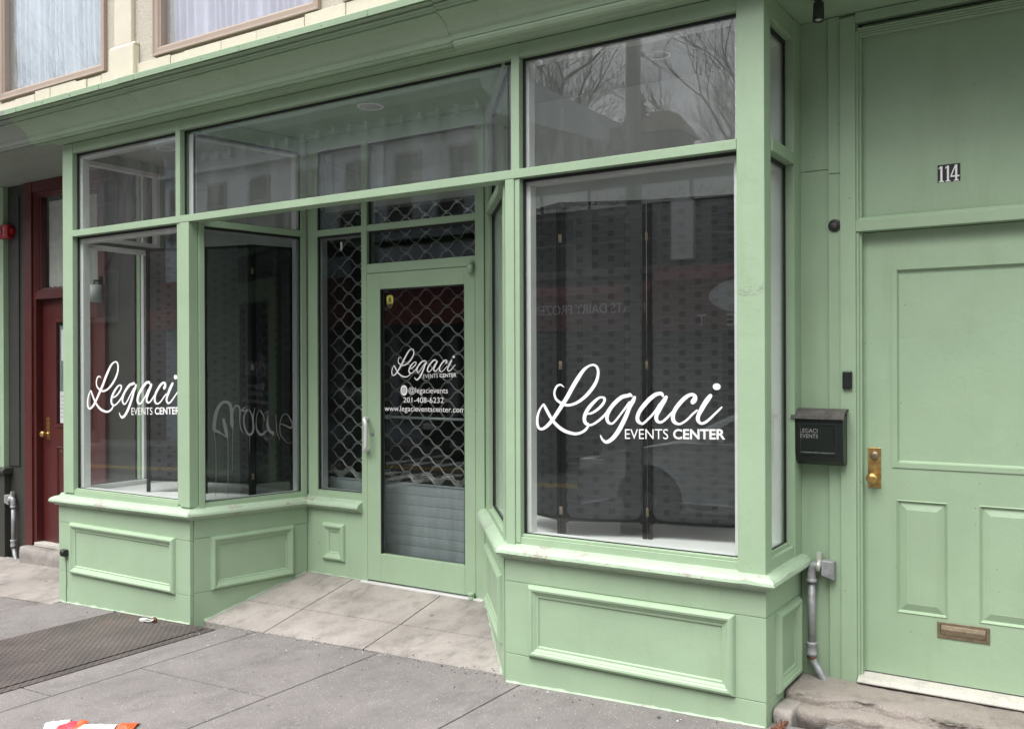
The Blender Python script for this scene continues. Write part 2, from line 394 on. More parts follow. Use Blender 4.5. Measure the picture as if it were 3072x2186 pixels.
LOGO = [
[(173,251,2),(161,261,7),(149,265,9),(130,257,11),(117,234,12),(115,215,12),(123,193,13),(139,179,13),(158,169,15),(177,162,14),(205,161,13),(243,172,14),(280,194,16),(314,223,18),(345,259,18),(363,291,17),(371,324,15),(368,348,14),(356,363,12),(338,367,10),(315,360,11),(287,340,17),(256,301,22),(224,255,23),(193,205,23),(161,160,22),(129,116,20),(100,79,19),(74,53,18),(51,37,15),(33,32,13),(17,41,15),(10,65,16),(12,96,14),(24,130,12),(37,149,9),(49,161,10),(57,150,15),(74,122,17),(100,84,16),(129,55,17),(167,31,18),(205,19,16),(242,15,14),(276,24,13),(301,41,13),(312,58,12),(312,69,11)],
[(309,119,9),(332,123,11),(363,140,13),(390,163,14),(405,184,14),(405,199,14),(393,204,10),(375,201,11),(348,181,16),(320,153,19),(298,120,20),(291,93,20),(298,72,18),(320,62,11),(347,70,11),(384,95,12),(414,123,12),(429,145,11)],
[(556,213,11),(546,221,15),(541,216,17),(503,207,19),(467,180,20),(438,148,20),(421,115,20),(421,91,18),(431,77,14),(449,74,10),(473,95,10),(503,131,10),(523,155,11),(544,182,11)],
[(572,207,15),(563,188,21),(545,158,20),(526,115,22),(505,75,23),(482,37,23),(455,4,21),(428,-16,18),(410,-19,15),(392,-6,11),(383,12,6)],
[(723,216,12),(715,227,16),(702,227,17),(680,220,19),(650,197,21),(620,166,21),(597,136,20),(587,108,20),(591,90,19),(605,80,13),(618,80,11),(640,98,11),(665,122,11),(685,145,11),(705,177,10)],
[(740,211,16),(729,194,23),(714,171,24),(700,145,23),(690,125,20),(687,106,19),(694,93,16),(708,88,12),(726,96,11),(748,115,11),(768,136,10)],
[(875,190,23),(884,201,25),(887,214,20),(877,224,16),(861,223,16),(837,209,19),(809,182,20),(787,154,20),(775,127,20),(775,104,20),(784,90,17),(801,83,11),(820,87,10),(849,107,10),(872,130,10),(896,150,10)],
[(963,220,19),(950,204,23),(933,180,23),(917,153,22),(905,130,19),(900,110,19),(907,95,15),(921,89,12),(942,98,12),(965,117,11),(988,139,10),(1007,157,9),(1018,168,7)]]
def logo(mb, u, z, s, n, tilt=.0):
    """u,z: origin of the logo, s scale; script word plus the two small words"""
    for st in LOGO: stroke(mb, [(u+a*.001*s, z+b*.001*s+tilt*a*.001*s, w*.001*s) for a, b, w in st], n, rise=.0005)
    b = mb.add([(u+(.994+.019*math.cos(q))*s, n, z+(.2635+.0155*math.sin(q)+tilt)*s) for q in [math.pi*j/10 for j in range(20)]]); mb.face(range(b, b+20))
    text_into(mb, 'EVENTS', u+.519*s, u+.749*s, z+.000*s, z+.049*s, n, bold=-.004, tilt=.035)
    text_into(mb, 'CENTER', u+.775*s, u+1.034*s, z+.009*s, z+.058*s, n, bold=.022, tilt=.035)

# ================================================================== SETTING: ground
TILT = lambda x: .061+.0313*x
g = MB(ground=True)
g.box(-150, 150, -160, 150, -1.6, -.42)
tag(g.build('ground', 'soil'), kind='structure')
# sidewalk: slabs with open joints over a dark bed
g = MB(ground=True); g.box(-16, 8, -.9, 4.92, -.25, -.055)
tag(g.build('sidewalk_bed', 'soil'), kind='structure')
g = MB(ground=True)
def slab(x0, x1, y0, y1, gap=.004, z=0.0):   # y0<y1 (world y), n = -y
    g.box(x0+gap, x1-gap, -y1+gap, -y0-gap, -.09, z)
cols = [(-16, -12.3, [-.05, -1.9, -3.4, -4.92]), (-12.3, -9.2, [-.12, -1.3, -2.4, -3.6, -4.92]), (-9.2, -8.0, [-.12, -.80, -1.85, -2.9, -3.9, -4.92]),
        (-8.0, -6.945, [-.12, -.80, -1.85, -2.9, -3.9, -4.92]), (-6.945, -6.115, [.02, -.80, -1.85, -2.9, -3.9, -4.92]),
        (-6.115, -5.025, [-1.46, -2.37, -3.4, -4.92]), (-5.025, -4.735, [.10, -1.317, -2.37, -3.4, -4.92]), (-4.735, -3.685, [.085, -.782, -1.83, -2.88, -3.9, -4.92]),
        (-3.685, -2.632, [.105, -1.95, -3.0, -4.92]), (-2.632, -1.10, [.085, -1.62, -3.2, -4.92]), (-1.10, .4, [.30, -1.62, -3.2, -4.92]), (.4, 8, [.02, -1.6, -3.2, -4.92])]
for x0, x1, ys in cols:
    for a, b in zip(ys[:-1], ys[1:]): slab(x0, x1, b, a, gap=.0045)
tag(g.build('sidewalk', 'sidewalk concrete', bevel=.004), kind='structure')
# apron sloping up to the shop door
g = MB()
def apz(x, y): return TILT(x)+.002+max(0, (y-.09))/.83*(.105-TILT(x))
def apbox(poly):
    top = [(x, -y, apz(x, y)) for x, y in poly]; bot = [(x, -y, apz(x, y)-.09) for x, y in poly]
    g.loft([bot, top], smooth=False)
J = .004
apbox([(-5.30, .10), (-4.675, .085), (-4.67, .43-J), (-5.25, .425-J)])
apbox([(-4.675+2*J, .085), (-3.82-J, .10), (-3.815-J, .445-J), (-4.67+2*J, .43-J)])
apbox([(-3.82+J, .10), (-2.74, .085), (-3.10, .455-J), (-3.815+J, .445-J)])
apbox([(-5.25, .425+J), (-4.67, .43+J), (-4.655, .96), (-5.13, .96)])
apbox([(-4.67+2*J, .43+J), (-3.815-J, .445+J), (-3.835-J, .96), (-4.655+2*J, .96)])
apbox([(-3.815+J, .445+J), (-3.10, .455+J), (-3.52, .96), (-3.835+J, .96)])
tag(g.build('entrance_apron', 'pale concrete', bevel=.003), kind='structure')
# concrete pad at the red door
g = MB(); pts = []
for y, dz in ((-.11, .0), (.3, .03), (.66, .075)):
    pts.append([(x, -y+(.02*math.sin(x*3) if y < 0 else 0), TILT(x)+dz+.012*math.sin(x*4+y*5)*0) for x in [-11+i*.3 for i in range(15)]+[-6.846]])
b = [g.add(r) for r in pts]
for r in range(2):
    for i in range(15): g.face((b[r]+i, b[r]+i+1, b[r+1]+i+1, b[r+1]+i))
fr = g.add([(p[0], p[1], p[2]-.12) for p in pts[0]])
for i in range(15): g.face((fr+i, fr+i+1, b[0]+i+1, b[0]+i))
tag(g.build('concrete_pad', 'pale concrete'), kind='structure')
# road, kerbs, far pavement, markings
g = MB(ground=True); g.box(-60, 40, 5.08, 12.9, -.5, -.16); tag(g.build('road', 'asphalt'), kind='structure')
g = MB(ground=True)
for i in range(-20, 6): g.box(i*2+.004, i*2+1.996, 4.925, 5.08, -.4, -.004)
tag(g.build('kerb', 'kerb stone', bevel=.012), kind='structure')
g = MB(ground=True); g.box(-60, 40, 12.9, 15.2, -.5, -.02); tag(g.build('far_pavement', 'sidewalk concrete', bevel=.02), kind='structure')
g = MB(ground=True)
for n in (8.85, 9.1): g.box(-60, 40, n, n+.1, -.16, -.155)
g.cur = 1
for i in range(5): g.box(-13.6+i*.75, -13.25+i*.75, 5.5, 8.3, -.16, -.155); g.box(-13.6+i*.75, -13.25+i*.75, 9.5, 12.6, -.16, -.155)
tag(g.build('road_markings', ['road paint yellow', 'road paint white']), kind='structure')

# ================================================================== THE GREEN SHOP BUILDING
SHOP = thing('shop_building', 'pale green two-bay shopfront with recessed glass door, deep cornice and cream upper wall', 'shop', (-4, .5, 0))
ZS = 3.35                      # soffit
RL, RR = (-5.294, 0), (-5.11, .92)          # recess left wall, front to back
QB, QF = (-3.49, .92), (-2.73, 0)           # recess right wall, back to front
lenL = math.hypot(RR[0]-RL[0], RR[1]-RL[1]); lenR = math.hypot(QF[0]-QB[0], QF[1]-QB[1])
F0 = dict(P=(0, 0), d=(1, 0))
FL = dict(P=RL, d=(RR[0]-RL[0], RR[1]-RL[1]))
FB = dict(P=(0, .92), d=(1, 0))
FR = dict(P=QB, d=(QF[0]-QB[0], QF[1]-QB[1]))
FS = dict(P=(-1.323, 0), d=(0, 1))
FE = dict(P=(0, .565), d=(1, 0))
FLS = dict(P=(-6.84, .86), d=(0, -1))
G_ = 'green paint'
BIG = [(0, 0), (.004, .012), (.010, .021), (.020, .026), (.030, .024), (.036, .017), (.040, .016), (.046, .012), (.052, .008), (.062, .007), (.066, .0), (.066, -.004), (0, -.004)]
def bulkhead(F, u0, u1, ztop, zb, lines, mould=None, label=None, m=G_):
    a, b = lines
    g = MB(**F)
    g.box(u0, u1, -.03, 0, zb, b-.0012); g.box(u0, u1, -.03, -.0006, b+.0012, a-.0012); g.box(u0, u1, -.03, 0, a+.0012, ztop)
    bh = g.build('bulkhead', m, SHOP, bevel=.002, label=label)
    g = MB(**F); g.box(u0+.07, u1-.07, -.05, -.0305, zb, ztop-.005); g.build('backing_board', 'charcoal paint', bh)
    if mould:
        g = MB(**F); g.rect_mould(*mould, BIG); g.build('panel_moulding', m, bh, bevel=.0015)
    return bh
BT = .04  # how far boards go under the sill
bulkhead(F0, -6.843, -5.294, .66, -.3, (.462, .088), (-6.683, -5.447, .080, .470))
bulkhead(FL, .031, lenL, .65, -.3, (.472, .10), (.150, .815, .100, .475))
bulkhead(FB, -5.11, -4.558, .65, -.1, (.60, .10), (-4.950, -4.727, .217, .494))
bulkhead(FR, .0, lenR-.040, .68, -.3, (.56, .10), (.13, lenR-.13, .135, .51))
bulkhead(F0, -2.727, -1.323, .70, -.2, (.513, .131), (-2.580, -1.465, .132, .512))
bulkhead(FS, .0305, .565, .70, -.2, (.513, .131), (.140, .505, .128, .508))
bulkhead(FLS, 0, .829, .66, -.3, (.462, .088), (.12, .74, .09, .46)); FLS = dict(P=(-6.788, .86), d=(0, -1))
# --- sills: a moulded lip swept round each bay
def sill(path, zb, name='window_sill'):
    prof = [(-.09, .088), (-.012, .074), (-.004, .056), (.022, .050), (.040, .040), (.051, .028), (.055, .014), (.047, .002), (.030, 0), (.020, -.016), (.008, -.020), (-.02, -.022)]
    g = MB(); P = [Vector(p) for p in path]; rings = []
    for i, p in enumerate(P):
        ds = []
        if i > 0: ds.append((P[i]-P[i-1]).normalized())
        if i < len(P)-1: ds.append((P[i+1]-P[i]).normalized())
        ns = [Vector((d.y, -d.x)) for d in ds]
        if len(ns) == 1: off = ns[0]
        else:
            mm = (ns[0]+ns[1]).normalized(); off = mm/max(.3, mm.dot(ns[0]))
        zz = zb[i] if isinstance(zb, (list, tuple)) else zb
        rings.append([(p.x+off.x*n, -(p.y+off.y*n), zz+z) for n, z in prof])
    # chop long runs so the worn edge can wander
    R = []
    for a, b in zip(rings[:-1], rings[1:]):
        L = math.hypot(a[0][0]-b[0][0], a[0][1]-b[0][1]); k = max(2, int(L/.035))
        for j in range(k):
            t = j/k; q = []
            for idx, (pa, pb) in enumerate(zip(a, b)):
                v = [pa[c]+(pb[c]-pa[c])*t for c in range(3)]
                if 0 < j and 4 <= idx <= 7:
                    w = noise.noise(Vector((v[0]*9, v[1]*9, idx*.7))); c2 = noise.noise(Vector((v[0]*38, v[1]*38, 3+idx)))
                    v[2] += .0008*w+.0010*c2+(.004*(w-.42)*6 if w > .42 else 0); v[1] -= .001*c2
                q.append(tuple(v))
            R.append(q)
    R.append(rings[-1])
    g.loft(R, smooth=False)
    return g.build(name, 'green paint flaking', SHOP)
sill([(-6.84, .86), (-6.843, 0), (-5.294, 0), (-5.11, .92), (-4.562, .92)], [.613, .608, .622, .612, .612])
sill([(-3.512, .92), (-3.49, .92), (-2.727, 0), (-1.323, 0), (-1.323, .564)], .654)
# --- framing bars
def bar(name, F, u0, u1, z0, z1, n0=-.12, n1=0, m=G_, bev=.0025):
    return MB(**F).box(u0, u1, n0, n1, z0, z1).build(name, m, SHOP, bevel=bev)
RB, RT = 2.636, 2.683          # front transom rail
# front
bar('corner_post', F0, -6.778, -6.650, .69, 3.346)
bar('mullion', F0, -5.435, -5.386, RT, 3.346, -.11, -.001)
bar('corner_post', F0, -5.389, -5.291, .69, RB-.001, -.07, .004)
bar('window_jamb', F0, -5.424, -5.3905, .70, RB-.001, -.07, -.002)
bar('mullion', F0, -2.680, -2.630, RT, 3.346, -.11, -.001)
bar('corner_post', F0, -2.716, -2.661, .70, RB-.001, -.05, .004)
bar('window_jamb', F0, -2.660, -2.630, .72, RB-.001, -.07, -.002)
MB(**F0).box(-1.452, -1.323, -.085, .004, .70, 3.346).build('corner_post', G_, SHOP, bevel=.003)
bar('transom_rail', F0, -6.6495, -1.4525, RB, RT, -.10, .006)
bar('window_head', F0, -6.6495, -1.4525, 3.272, 3.346, -.10, -.004)
# lower sash rails under the glass
g = MB(**F0)
g.box(-6.6495, -5.4245, -.075, -.006, .665, .716); g.box(-6.6495, -5.4245, -.075, -.016, .7165, .726); g.build('window_bottom_rail', G_, SHOP, bevel=.002)
g = MB(**F0); g.box(-2.6295, -1.4525, -.075, -.006, .705, .752); g.box(-2.6295, -1.4525, -.075, -.016, .7525, .765); g.build('window_bottom_rail', G_, SHOP, bevel=.002)
# recess left wall
bar('window_jamb', FL, .072, .115, .66, RB-.002, -.07, -.002)
bar('window_jamb', FL, lenL-.045, lenL-.001, .66, 3.346, -.07, -.004)
bar('transom_rail', FL, .072, lenL-.0455, 2.618, 2.664, -.08, .0)
bar('window_head', FL, .05, lenL-.0455, 3.25, 3.346, -.08, 0)
g = MB(**FL); g.box(.1155, lenL-.0455, -.07, -.006, .66, .702); g.box(.1155, lenL-.0455, -.07, -.018, .7025, .712); g.build('window_bottom_rail', G_, SHOP, bevel=.002)
# recess back wall
bar('window_jamb', FB, -5.108, -5.012, .66, 3.346, -.06, -.008)
bar('door_frame_post', FB, -4.562, -4.511, .085, 3.346, -.08, .004)
bar('transom_rail', FB, -5.0115, -4.5625, 2.614, 2.660, -.07, 0)
bar('transom_rail', FB, -4.5105, -3.5625, 2.614, 2.660, -.07, .002)
bar('door_head', FB, -4.5105, -3.5625, 2.312, 2.378, -.07, .002)
bar('door_frame_post', FB, -3.5615, -3.490, .085, 3.346, -.08, .003)
bar('window_head', FB, -5.0115, -4.5625, 3.25, 3.346, -.07, -.002)
bar('window_head', FB, -4.5105, -3.5625, 3.25, 3.346, -.07, -.002)
g = MB(**FB); g.box(-5.0115, -4.5625, -.07, -.008, .66, .722); g.box(-5.0115, -4.5625, -.07, -.02, .7225, .731); g.build('window_bottom_rail', G_, SHOP, bevel=.002)
# recess right wall
bar('window_jamb', FR, .002, .235, .67, 3.346, -.06, -.006)
bar('window_jamb', FR, lenR-.10, lenR-.03, .67, RB-.002, -.06, -.004)
bar('transom_rail', FR, .2355, lenR-.06, 2.605, 2.655, -.08, .008)
bar('window_head', FR, .2355, lenR-.04, 3.25, 3.346, -.08, 0)
g = MB(**FR); g.box(.2355, lenR-.1005, -.07, -.006, .69, .745); g.box(.2355, lenR-.1005, -.07, -.03, .7455, .765); g.build('window_bottom_rail', G_, SHOP, bevel=.002)
# right side return
bar('window_jamb', FS, .0855, .10, .70, 3.346, -.085, -.003)
bar('corner_post', FS, .45, .5645, .70, 3.346, -.085, .002)
bar('transom_rail', FS, .1005, .4495, 2.632, 2.69, -.085, .006)
bar('window_head', FS, .1005, .4495, 3.245, 3.346, -.085, -.002)
g = MB(**FS); g.box(.1005, .4495, -.085, -.004, .70, .762); g.box(.1005, .4495, -.085, -.03, .7625, .778); g.build('window_bottom_rail', G_, SHOP, bevel=.002)
# left side return (seen through the front glass)
bar('corner_post', FLS, .0, .06, .66, 3.346, -.07, 0)
bar('transom_rail', FLS, .0605, .735, 2.60, 2.66, -.04, 0)
bar('window_head', FLS, .0605, .735, 3.25, 3.346, -.07, 0)
bar('window_bottom_rail', FLS, .0605, .735, .66, .72, -.07, 0)
MB(P=(-6.87, .70), d=(1, 0)).box(-.02, .055, -.09, 0, -.2, 3.346).build('outer_pilaster', G_, SHOP, bevel=.003)
MB().box(-6.802, -6.768, -.737, -.700, .69, 3.25).build('window_stile', 'white paint', SHOP, bevel=.002)
# --- glazing
def glaze(F, u0, u1, z0, z1, n=-.05, mat='window glass', inner=True, seal=.011, white=.028, name='window_pane'):
    p = MB(**F).box(u0+.004, u1-.004, n-.006, n, z0+.004, z1-.004).build(name, mat, SHOP)
    g = MB(**F); a, b = n+.0005, n+.010
    g.box(u0, u1, a, b, z1-seal*1.5, z1); g.box(u0, u1, a, b, z0, z0+seal*.5); g.box(u0, u0+seal, a, b, z0+seal*.5, z1-seal*1.5); g.box(u1-seal*.6, u1, a, b, z0+seal*.5, z1-seal*1.5)
    g.build('rubber_seal', 'black rubber', p)
    if inner:
        g = MB(**F); a, b = n-.065, n-.0075; w = white
        g.box(u0, u1, a, b, z1-w, z1); g.box(u0, u1, a, b, z0-.03, z0+.004); g.box(u0, u0+w, a, b, z0+.004, z1-w); g.box(u1-w, u1, a, b, z0+.004, z1-w)
        g.build('inner_frame', 'white paint', p, bevel=.002)
    return p
glaze(F0, -6.650, -5.435, RT, 3.274, mat='dusty glass', white=.042)
gL = glaze(F0, -6.650, -5.424, .724, RB, mat='window glass', white=.045)
glaze(F0, -5.386, -2.680, RT, 3.274, mat='dusty glass', inner=False)
glaze(F0, -2.630, -1.452, RT, 3.274, mat='dusty glass')
gR = glaze(F0, -2.630, -1.452, .764, RB, white=.034)
glL = glaze(FL, .115, lenL-.045, .711, 2.618, n=-.03, mat='darkened glass', white=.022)
glaze(FL, .05, lenL-.045, 2.664, 3.25, n=-.03)
glaze(FB, -5.012, -4.562, .731, 2.614, n=-.03, mat='darkened glass', white=.022)
glaze(FB, -5.012, -4.562, 2.660, 3.25, n=-.03, inner=False)
glaze(FB, -4.511, -3.562, 2.378, 2.614, n=-.03, mat='darkened glass', inner=False)
glaze(FB, -4.511, -3.562, 2.660, 3.25, n=-.03, inner=False)
glaze(FR, .235, lenR-.10, .764, 2.605, n=-.04)
glaze(FR, .235, lenR-.04, 2.655, 3.25, n=-.04)
glaze(FS, .10, .45, .777, 2.632, n=-.05, white=.03)
glaze(FS, .10, .45, 2.69, 3.245, n=-.05, white=.03)
glaze(FLS, .06, .735, .72, 2.60, n=-.04, white=.035)
glaze(FLS, .06, .735, 2.66, 3.25, n=-.04, white=.035)
# lettering on the glass (thin white vinyl on the outer face)
g = MB(); logo(g, -2.563, 1.287, 1.0, -.0485); g.build('window_lettering', 'white vinyl', gR)
g = MB(); logo(g, -6.549, 1.300, 1.052, -.0485); g.build('window_lettering', 'white vinyl', gL)
GRAF = [[(236,1193,18.5),(199,1208,33.8),(199,1256,36.9),(207,1306,36.9),(224,1356,36.9),(254,1392,30.8),(284,1400,27.7),(315,1385,33.8),(327,1348,33.8),(331,1296,33.8),(332,1250,36.9),(337,1213,18.5)],[(269,1276,30.8),(279,1229,36.9),(289,1183,33.8),(296,1150,12.3),(258,1175,12.3),(224,1191,15.4),(194,1206,18.5)],[(340,1319,9.2),(345,1347,15.4),(361,1370,15.4),(386,1364,18.5),(396,1331,17.2),(394,1280,12.3),(396,1233,8.6),(406,1195,8.6),(422,1175,3.7)],[(448,1362,4.9),(412,1340,18.5),(427,1330,15.4),(459,1340,12.3),(430,1302,15.4),(427,1245,15.4),(442,1188,18.5),(469,1159,24.6),(498,1181,21.5),(500,1242,18.5),(490,1299,15.4),(469,1338,11.1)],[(514,1348,4.9),(503,1298,11.1),(500,1256,13.5)],[(559,1329,12.3),(581,1295,11.1),(594,1254,4.9)],[(549,1337,4.9),(530,1297,6.2),(524,1241,7.4),(529,1193,15.4),(553,1159,24.6),(580,1157,24.6),(599,1175,15.4),(623,1179,7.4)],[(621,1303,3.7),(618,1260,15.4),(618,1212,30.8),(639,1173,30.8),(661,1162,27.7),(661,1143,12.3)],[(686,1300,3.7),(689,1233,7.4),(694,1170,8.6),(719,1108,4.9)],[(728,1224,8.6),(772,1209,12.3),(811,1190,18.5),(828,1212,18.5),(811,1251,14.8),(795,1279,9.8),(767,1297,7.4),(739,1279,8.6),(722,1236,7.4),(719,1178,7.4),(727,1139,7.4),(755,1108,6.2),(788,1077,3.7),(828,1089,3.1)],[(196,1202,5.5),(206,1096,5.5),(209,958,5.5),(207,821,4.9),(205,730,4.3)],[(298,1155,7.4),(301,1043,5.5),(300,905,5.5),(297,729,4.9)],[(337,1213,7.4),(335,1087,4.3),(333,911,2.5)],[(470,1149,4.3),(470,1031,2.5)]]
g = MB(**FL)
for i, s_ in enumerate(GRAF): stroke(g, [(a*.001, b*.001, w*.00072) for a, b, w in s_], -.0292+i*.00012, rise=.0008, k=5)
g.build('graffiti_scrawl', 'graffiti film', glL)
# --- shop door
DR = MB(**FB)
D0, D1, DZ0, DZ1 = -4.509, -3.563, .122, 2.308
DR.box(D0, -4.386, -.045, .004, DZ0, DZ1); DR.box(-3.650, D1, -.045, .004, DZ0, DZ1)
DR.box(-4.3855, -3.6505, -.045, .004, DZ0, .318); DR.box(-4.3855, -3.6505, -.045, .004, 2.194, DZ1)
DR = DR.build('shop_door', G_, SHOP, bevel=.002)
MB(**FB).box(-4.386, -3.650, -.026, -.020, .318, 2.194).build('door_pane', 'darkened glass', DR)
g = MB(**FB); g.box(-4.386, -4.377, -.019, .001, .318, 2.194); g.box(-3.656, -3.650, -.019, .001, .318, 2.194); g.box(-4.377, -3.656, -.019, .001, 2.184, 2.194)
g.build('door_seal', 'black rubber', DR)
# curved pull handle
g = MB(**FB); hp = [(-4.512, .004, 1.275), (-4.512, .045, 1.277)]
hp = [(-4.505, .004, 1.272), (-4.503, .038, 1.275), (-4.490, .056, 1.268), (-4.472, .064, 1.240), (-4.468, .066, 1.16), (-4.472, .064, 1.085), (-4.490, .056, 1.057), (-4.503, .038, 1.048), (-4.505, .004, 1.050)]
g.tube(catmull(hp, 4), .0150, 14); g.build('pull_handle', 'brushed aluminium', DR)
g = MB(**FB); g.lathe((-4.462, .004, 1.168), (0, 1, 0), [(0, .016), (.006, .016), (.008, .010), (.009, .001)]); g.build('door_lock', 'galvanised steel', DR)
g = MB(**FB); g.tube([(-4.377, -.075, 1.284), (-3.656, -.075, 1.284)], .0095, 10); g.box(-4.377, -4.36, -.085, -.046, 1.27, 1.30); g.box(-3.673, -3.656, -.085, -.046, 1.27, 1.30)
g.build('push_bar', 'brushed aluminium', DR)
g = MB(**FB)
for z0, z1 in ((2.262, 2.345), (.095, .15)):
    g = MB(**FB); g.lathe((-3.585, .022, z0), (0, 0, 1), [(0, .016), (.004, .020), (z1-z0-.03, .021), (z1-z0-.028, .018), (z1-z0-.024, .018), (z1-z0-.022, .021), (z1-z0-.003, .021), (z1-z0, .017)], 14); g.build('door_pivot', G_, DR)

g = MB(**FB); g.box(-4.56, -3.49, -.1, .03, .075, .112); g.build('door_threshold', 'brushed aluminium', DR, bevel=.003)
# door lettering
g = MB(**FB); nL = -.0188
logo(g, -4.303, 1.564, .552, nL); g.build('door_logo', 'white vinyl', DR); g = MB(**FB)
text_into(g, '@legacievents', -4.147, -3.805, 1.448, 1.502, nL, tilt=.006)
text_into(g, '201-408-6232', -4.194, -3.840, 1.392, 1.430, nL, tilt=.012)
text_into(g, 'www.legacieventscenter.com', -4.366, -3.663, 1.318, 1.368, nL, tilt=.008)
g.build('door_lettering', 'white vinyl', DR); g = MB(**FB)
b = g.add([(-4.188+.031*math.cos(q), nL, 1.478+.037*math.sin(q)) for q in [math.pi*j/12 for j in range(24)]]); g.face(range(b, b+24))
g.cur = 1
def ring(u, z, r0, r1, n, sq=False):
    k = 24; A = []; B = []
    for j in range(k):
        q = 2*math.pi*j/k; c, s_ = math.cos(q), math.sin(q)
        if sq: e = (abs(c)**4+abs(s_)**4)**.25; c /= e; s_ /= e
        A.append((u+r0*c, n, z+r0*s_)); B.append((u+r1*c, n, z+r1*s_))
    a = g.add(A); b = g.add(B)
    for j in range(k): g.face((a+j, a+(j+1) % k, b+(j+1) % k, b+j))
ring(-4.188, 1.478, .0145, .018, nL+.0004, True); ring(-4.188, 1.478, .006, .009, nL+.0004); ring(-4.178, 1.488, 0.0001, .0018, nL+.0004)
g.build('round_badge', ['white vinyl', 'dark ink'], DR)
# shield sticker
g = MB(**FB); sh = [(-.028, .040), (0, .046), (.028, .040), (.031, .012), (.026, -.018), (.014, -.038), (0, -.050), (-.014, -.038), (-.026, -.018), (-.031, .012)]
uc, zc_ = -4.313, 2.105
b = g.add([(uc+u, nL, zc_+z) for u, z in sh]); g.face(range(b, b+10)); g.cur = 1
b = g.add([(uc+u*.97, nL+.0004, zc_+z*.97) for u, z in [(-.026, -.016), (.026, -.016), (.014, -.038), (0, -.050), (-.014, -.038)]]); g.face(range(b, b+5))
b = g.add([(uc+u, nL+.0004, zc_+z) for u, z in [(-.014, .020), (0, .029), (.014, .020)]]); g.face(range(b, b+3))
for (a0, a1, b0, b1) in ((-.010, .010, .002, .018), (-.020, .020, -.008, -.003), (-.016, .016, .034, .037)):
    b = g.add([(uc+a0, nL+.0004, zc_+b0), (uc+a1, nL+.0004, zc_+b0), (uc+a1, nL+.0004, zc_+b1), (uc+a0, nL+.0004, zc_+b1)]); g.face(range(b, b+4))
g.build('alarm_sticker', ['yellow vinyl', 'dark ink'], DR)
g = MB(**FB); g.box(-4.795, -4.775, -.0292, -.0285, 2.50, 2.56); g.build('paper_tag', 'paper', SHOP)
# --- soffit, ceiling of the recess
g = MB(); g.box(-6.80, 5, -.97, .074, ZS, ZS+.06); g.build('soffit', G_, SHOP)
g = MB(); g.box(-16, -6.803, -.97, .074, ZS, ZS+.06); g.build('soffit', 'grey green paint', SHOP)
g = MB(); g.prismz([(-6.80, -.985), (-6.80, -.075), (-5.37, -.075), (-5.20, -.985)], 3.330, ZS-.002); g.build('bay_ceiling', 'ceiling white', SHOP)
g = MB(); g.prismz([(-1.40, -.985), (-1.40, -.075), (-2.60, -.075), (-3.36, -.985)], 3.330, ZS-.002); g.build('bay_ceiling', 'ceiling white', SHOP)
# --- cornice: profile swept along the front (distance out, height)
CP = [(.072, 3.354), (.085, 3.3513), (.094, 3.353), (.096, 3.366), (.108, 3.371), (.113, 3.361), (.122, 3.361), (.126, 3.373), (.1375, 3.3765), (.139, 3.4045), (.146, 3.409), (.155, 3.4148),
      (.160, 3.420), (.172, 3.438), (.190, 3.457), (.215, 3.474), (.242, 3.484), (.262, 3.489), (.255, 3.498), (.270, 3.501), (.272, 3.513), (.290, 3.516), (.282, 3.527), (.297, 3.531), (.300, 3.535), (.320, 3.535), (.312, 3.5405),
      (.3315, 3.538), (.335, 3.5735), (.332, 3.576), (-.02, 3.645), (-.02, 3.45), (.060, 3.45), (.060, 3.38)]
def cornice(x0, x1, mat, dz=0, dn=0):
    dz_ = dz
    g = MB(); k = max(2, int((x1-x0)/.5)); R = []
    for i in range(k+1):
        x = x0+(x1-x0)*i/k
        R.append([(x, n+dn, z+dz+.0015*noise.noise(Vector((x*1.7, n*4, 0)))) for n, z in CP])
    g.loft(R, smooth=False)
    for i in range(int((x1-x0)/.34)):
        x = x0+.17+i*.34
        for dz in ((.008, .026) if i % 3 == 0 else (.017,)):
            g.lathe((x, .3325+dz*.09, 3.540+dz+dz_), (0, 1, 0), [(-.003, .0042), (.002, .004), (.0035, .002)], 6)
    return g.build('cornice', mat, SHOP, bevel=.0008)
cornice(-5.595, -2.972, 'green paint sheet metal'); c_mid = cornice(-2.969, 6, 'green paint sheet metal', .004, .006); cornice(-7.0, -5.598, 'green paint sheet metal', -.001, -.003)
cornice(-16, -7.003, 'grey green paint', 0, -.003)
g = MB(); g.prismu([(.070, 3.352), (.074, 3.338), (.084, 3.334), (.092, 3.336), (.097, 3.346), (.104, 3.350), (.108, 3.343), (.120, 3.342), (.134, 3.350), (.142, 3.364), (.142, 3.376), (.130, 3.376)], -2.955, 6)
g.build('bed_moulding', 'green paint sheet metal', c_mid, bevel=.001)
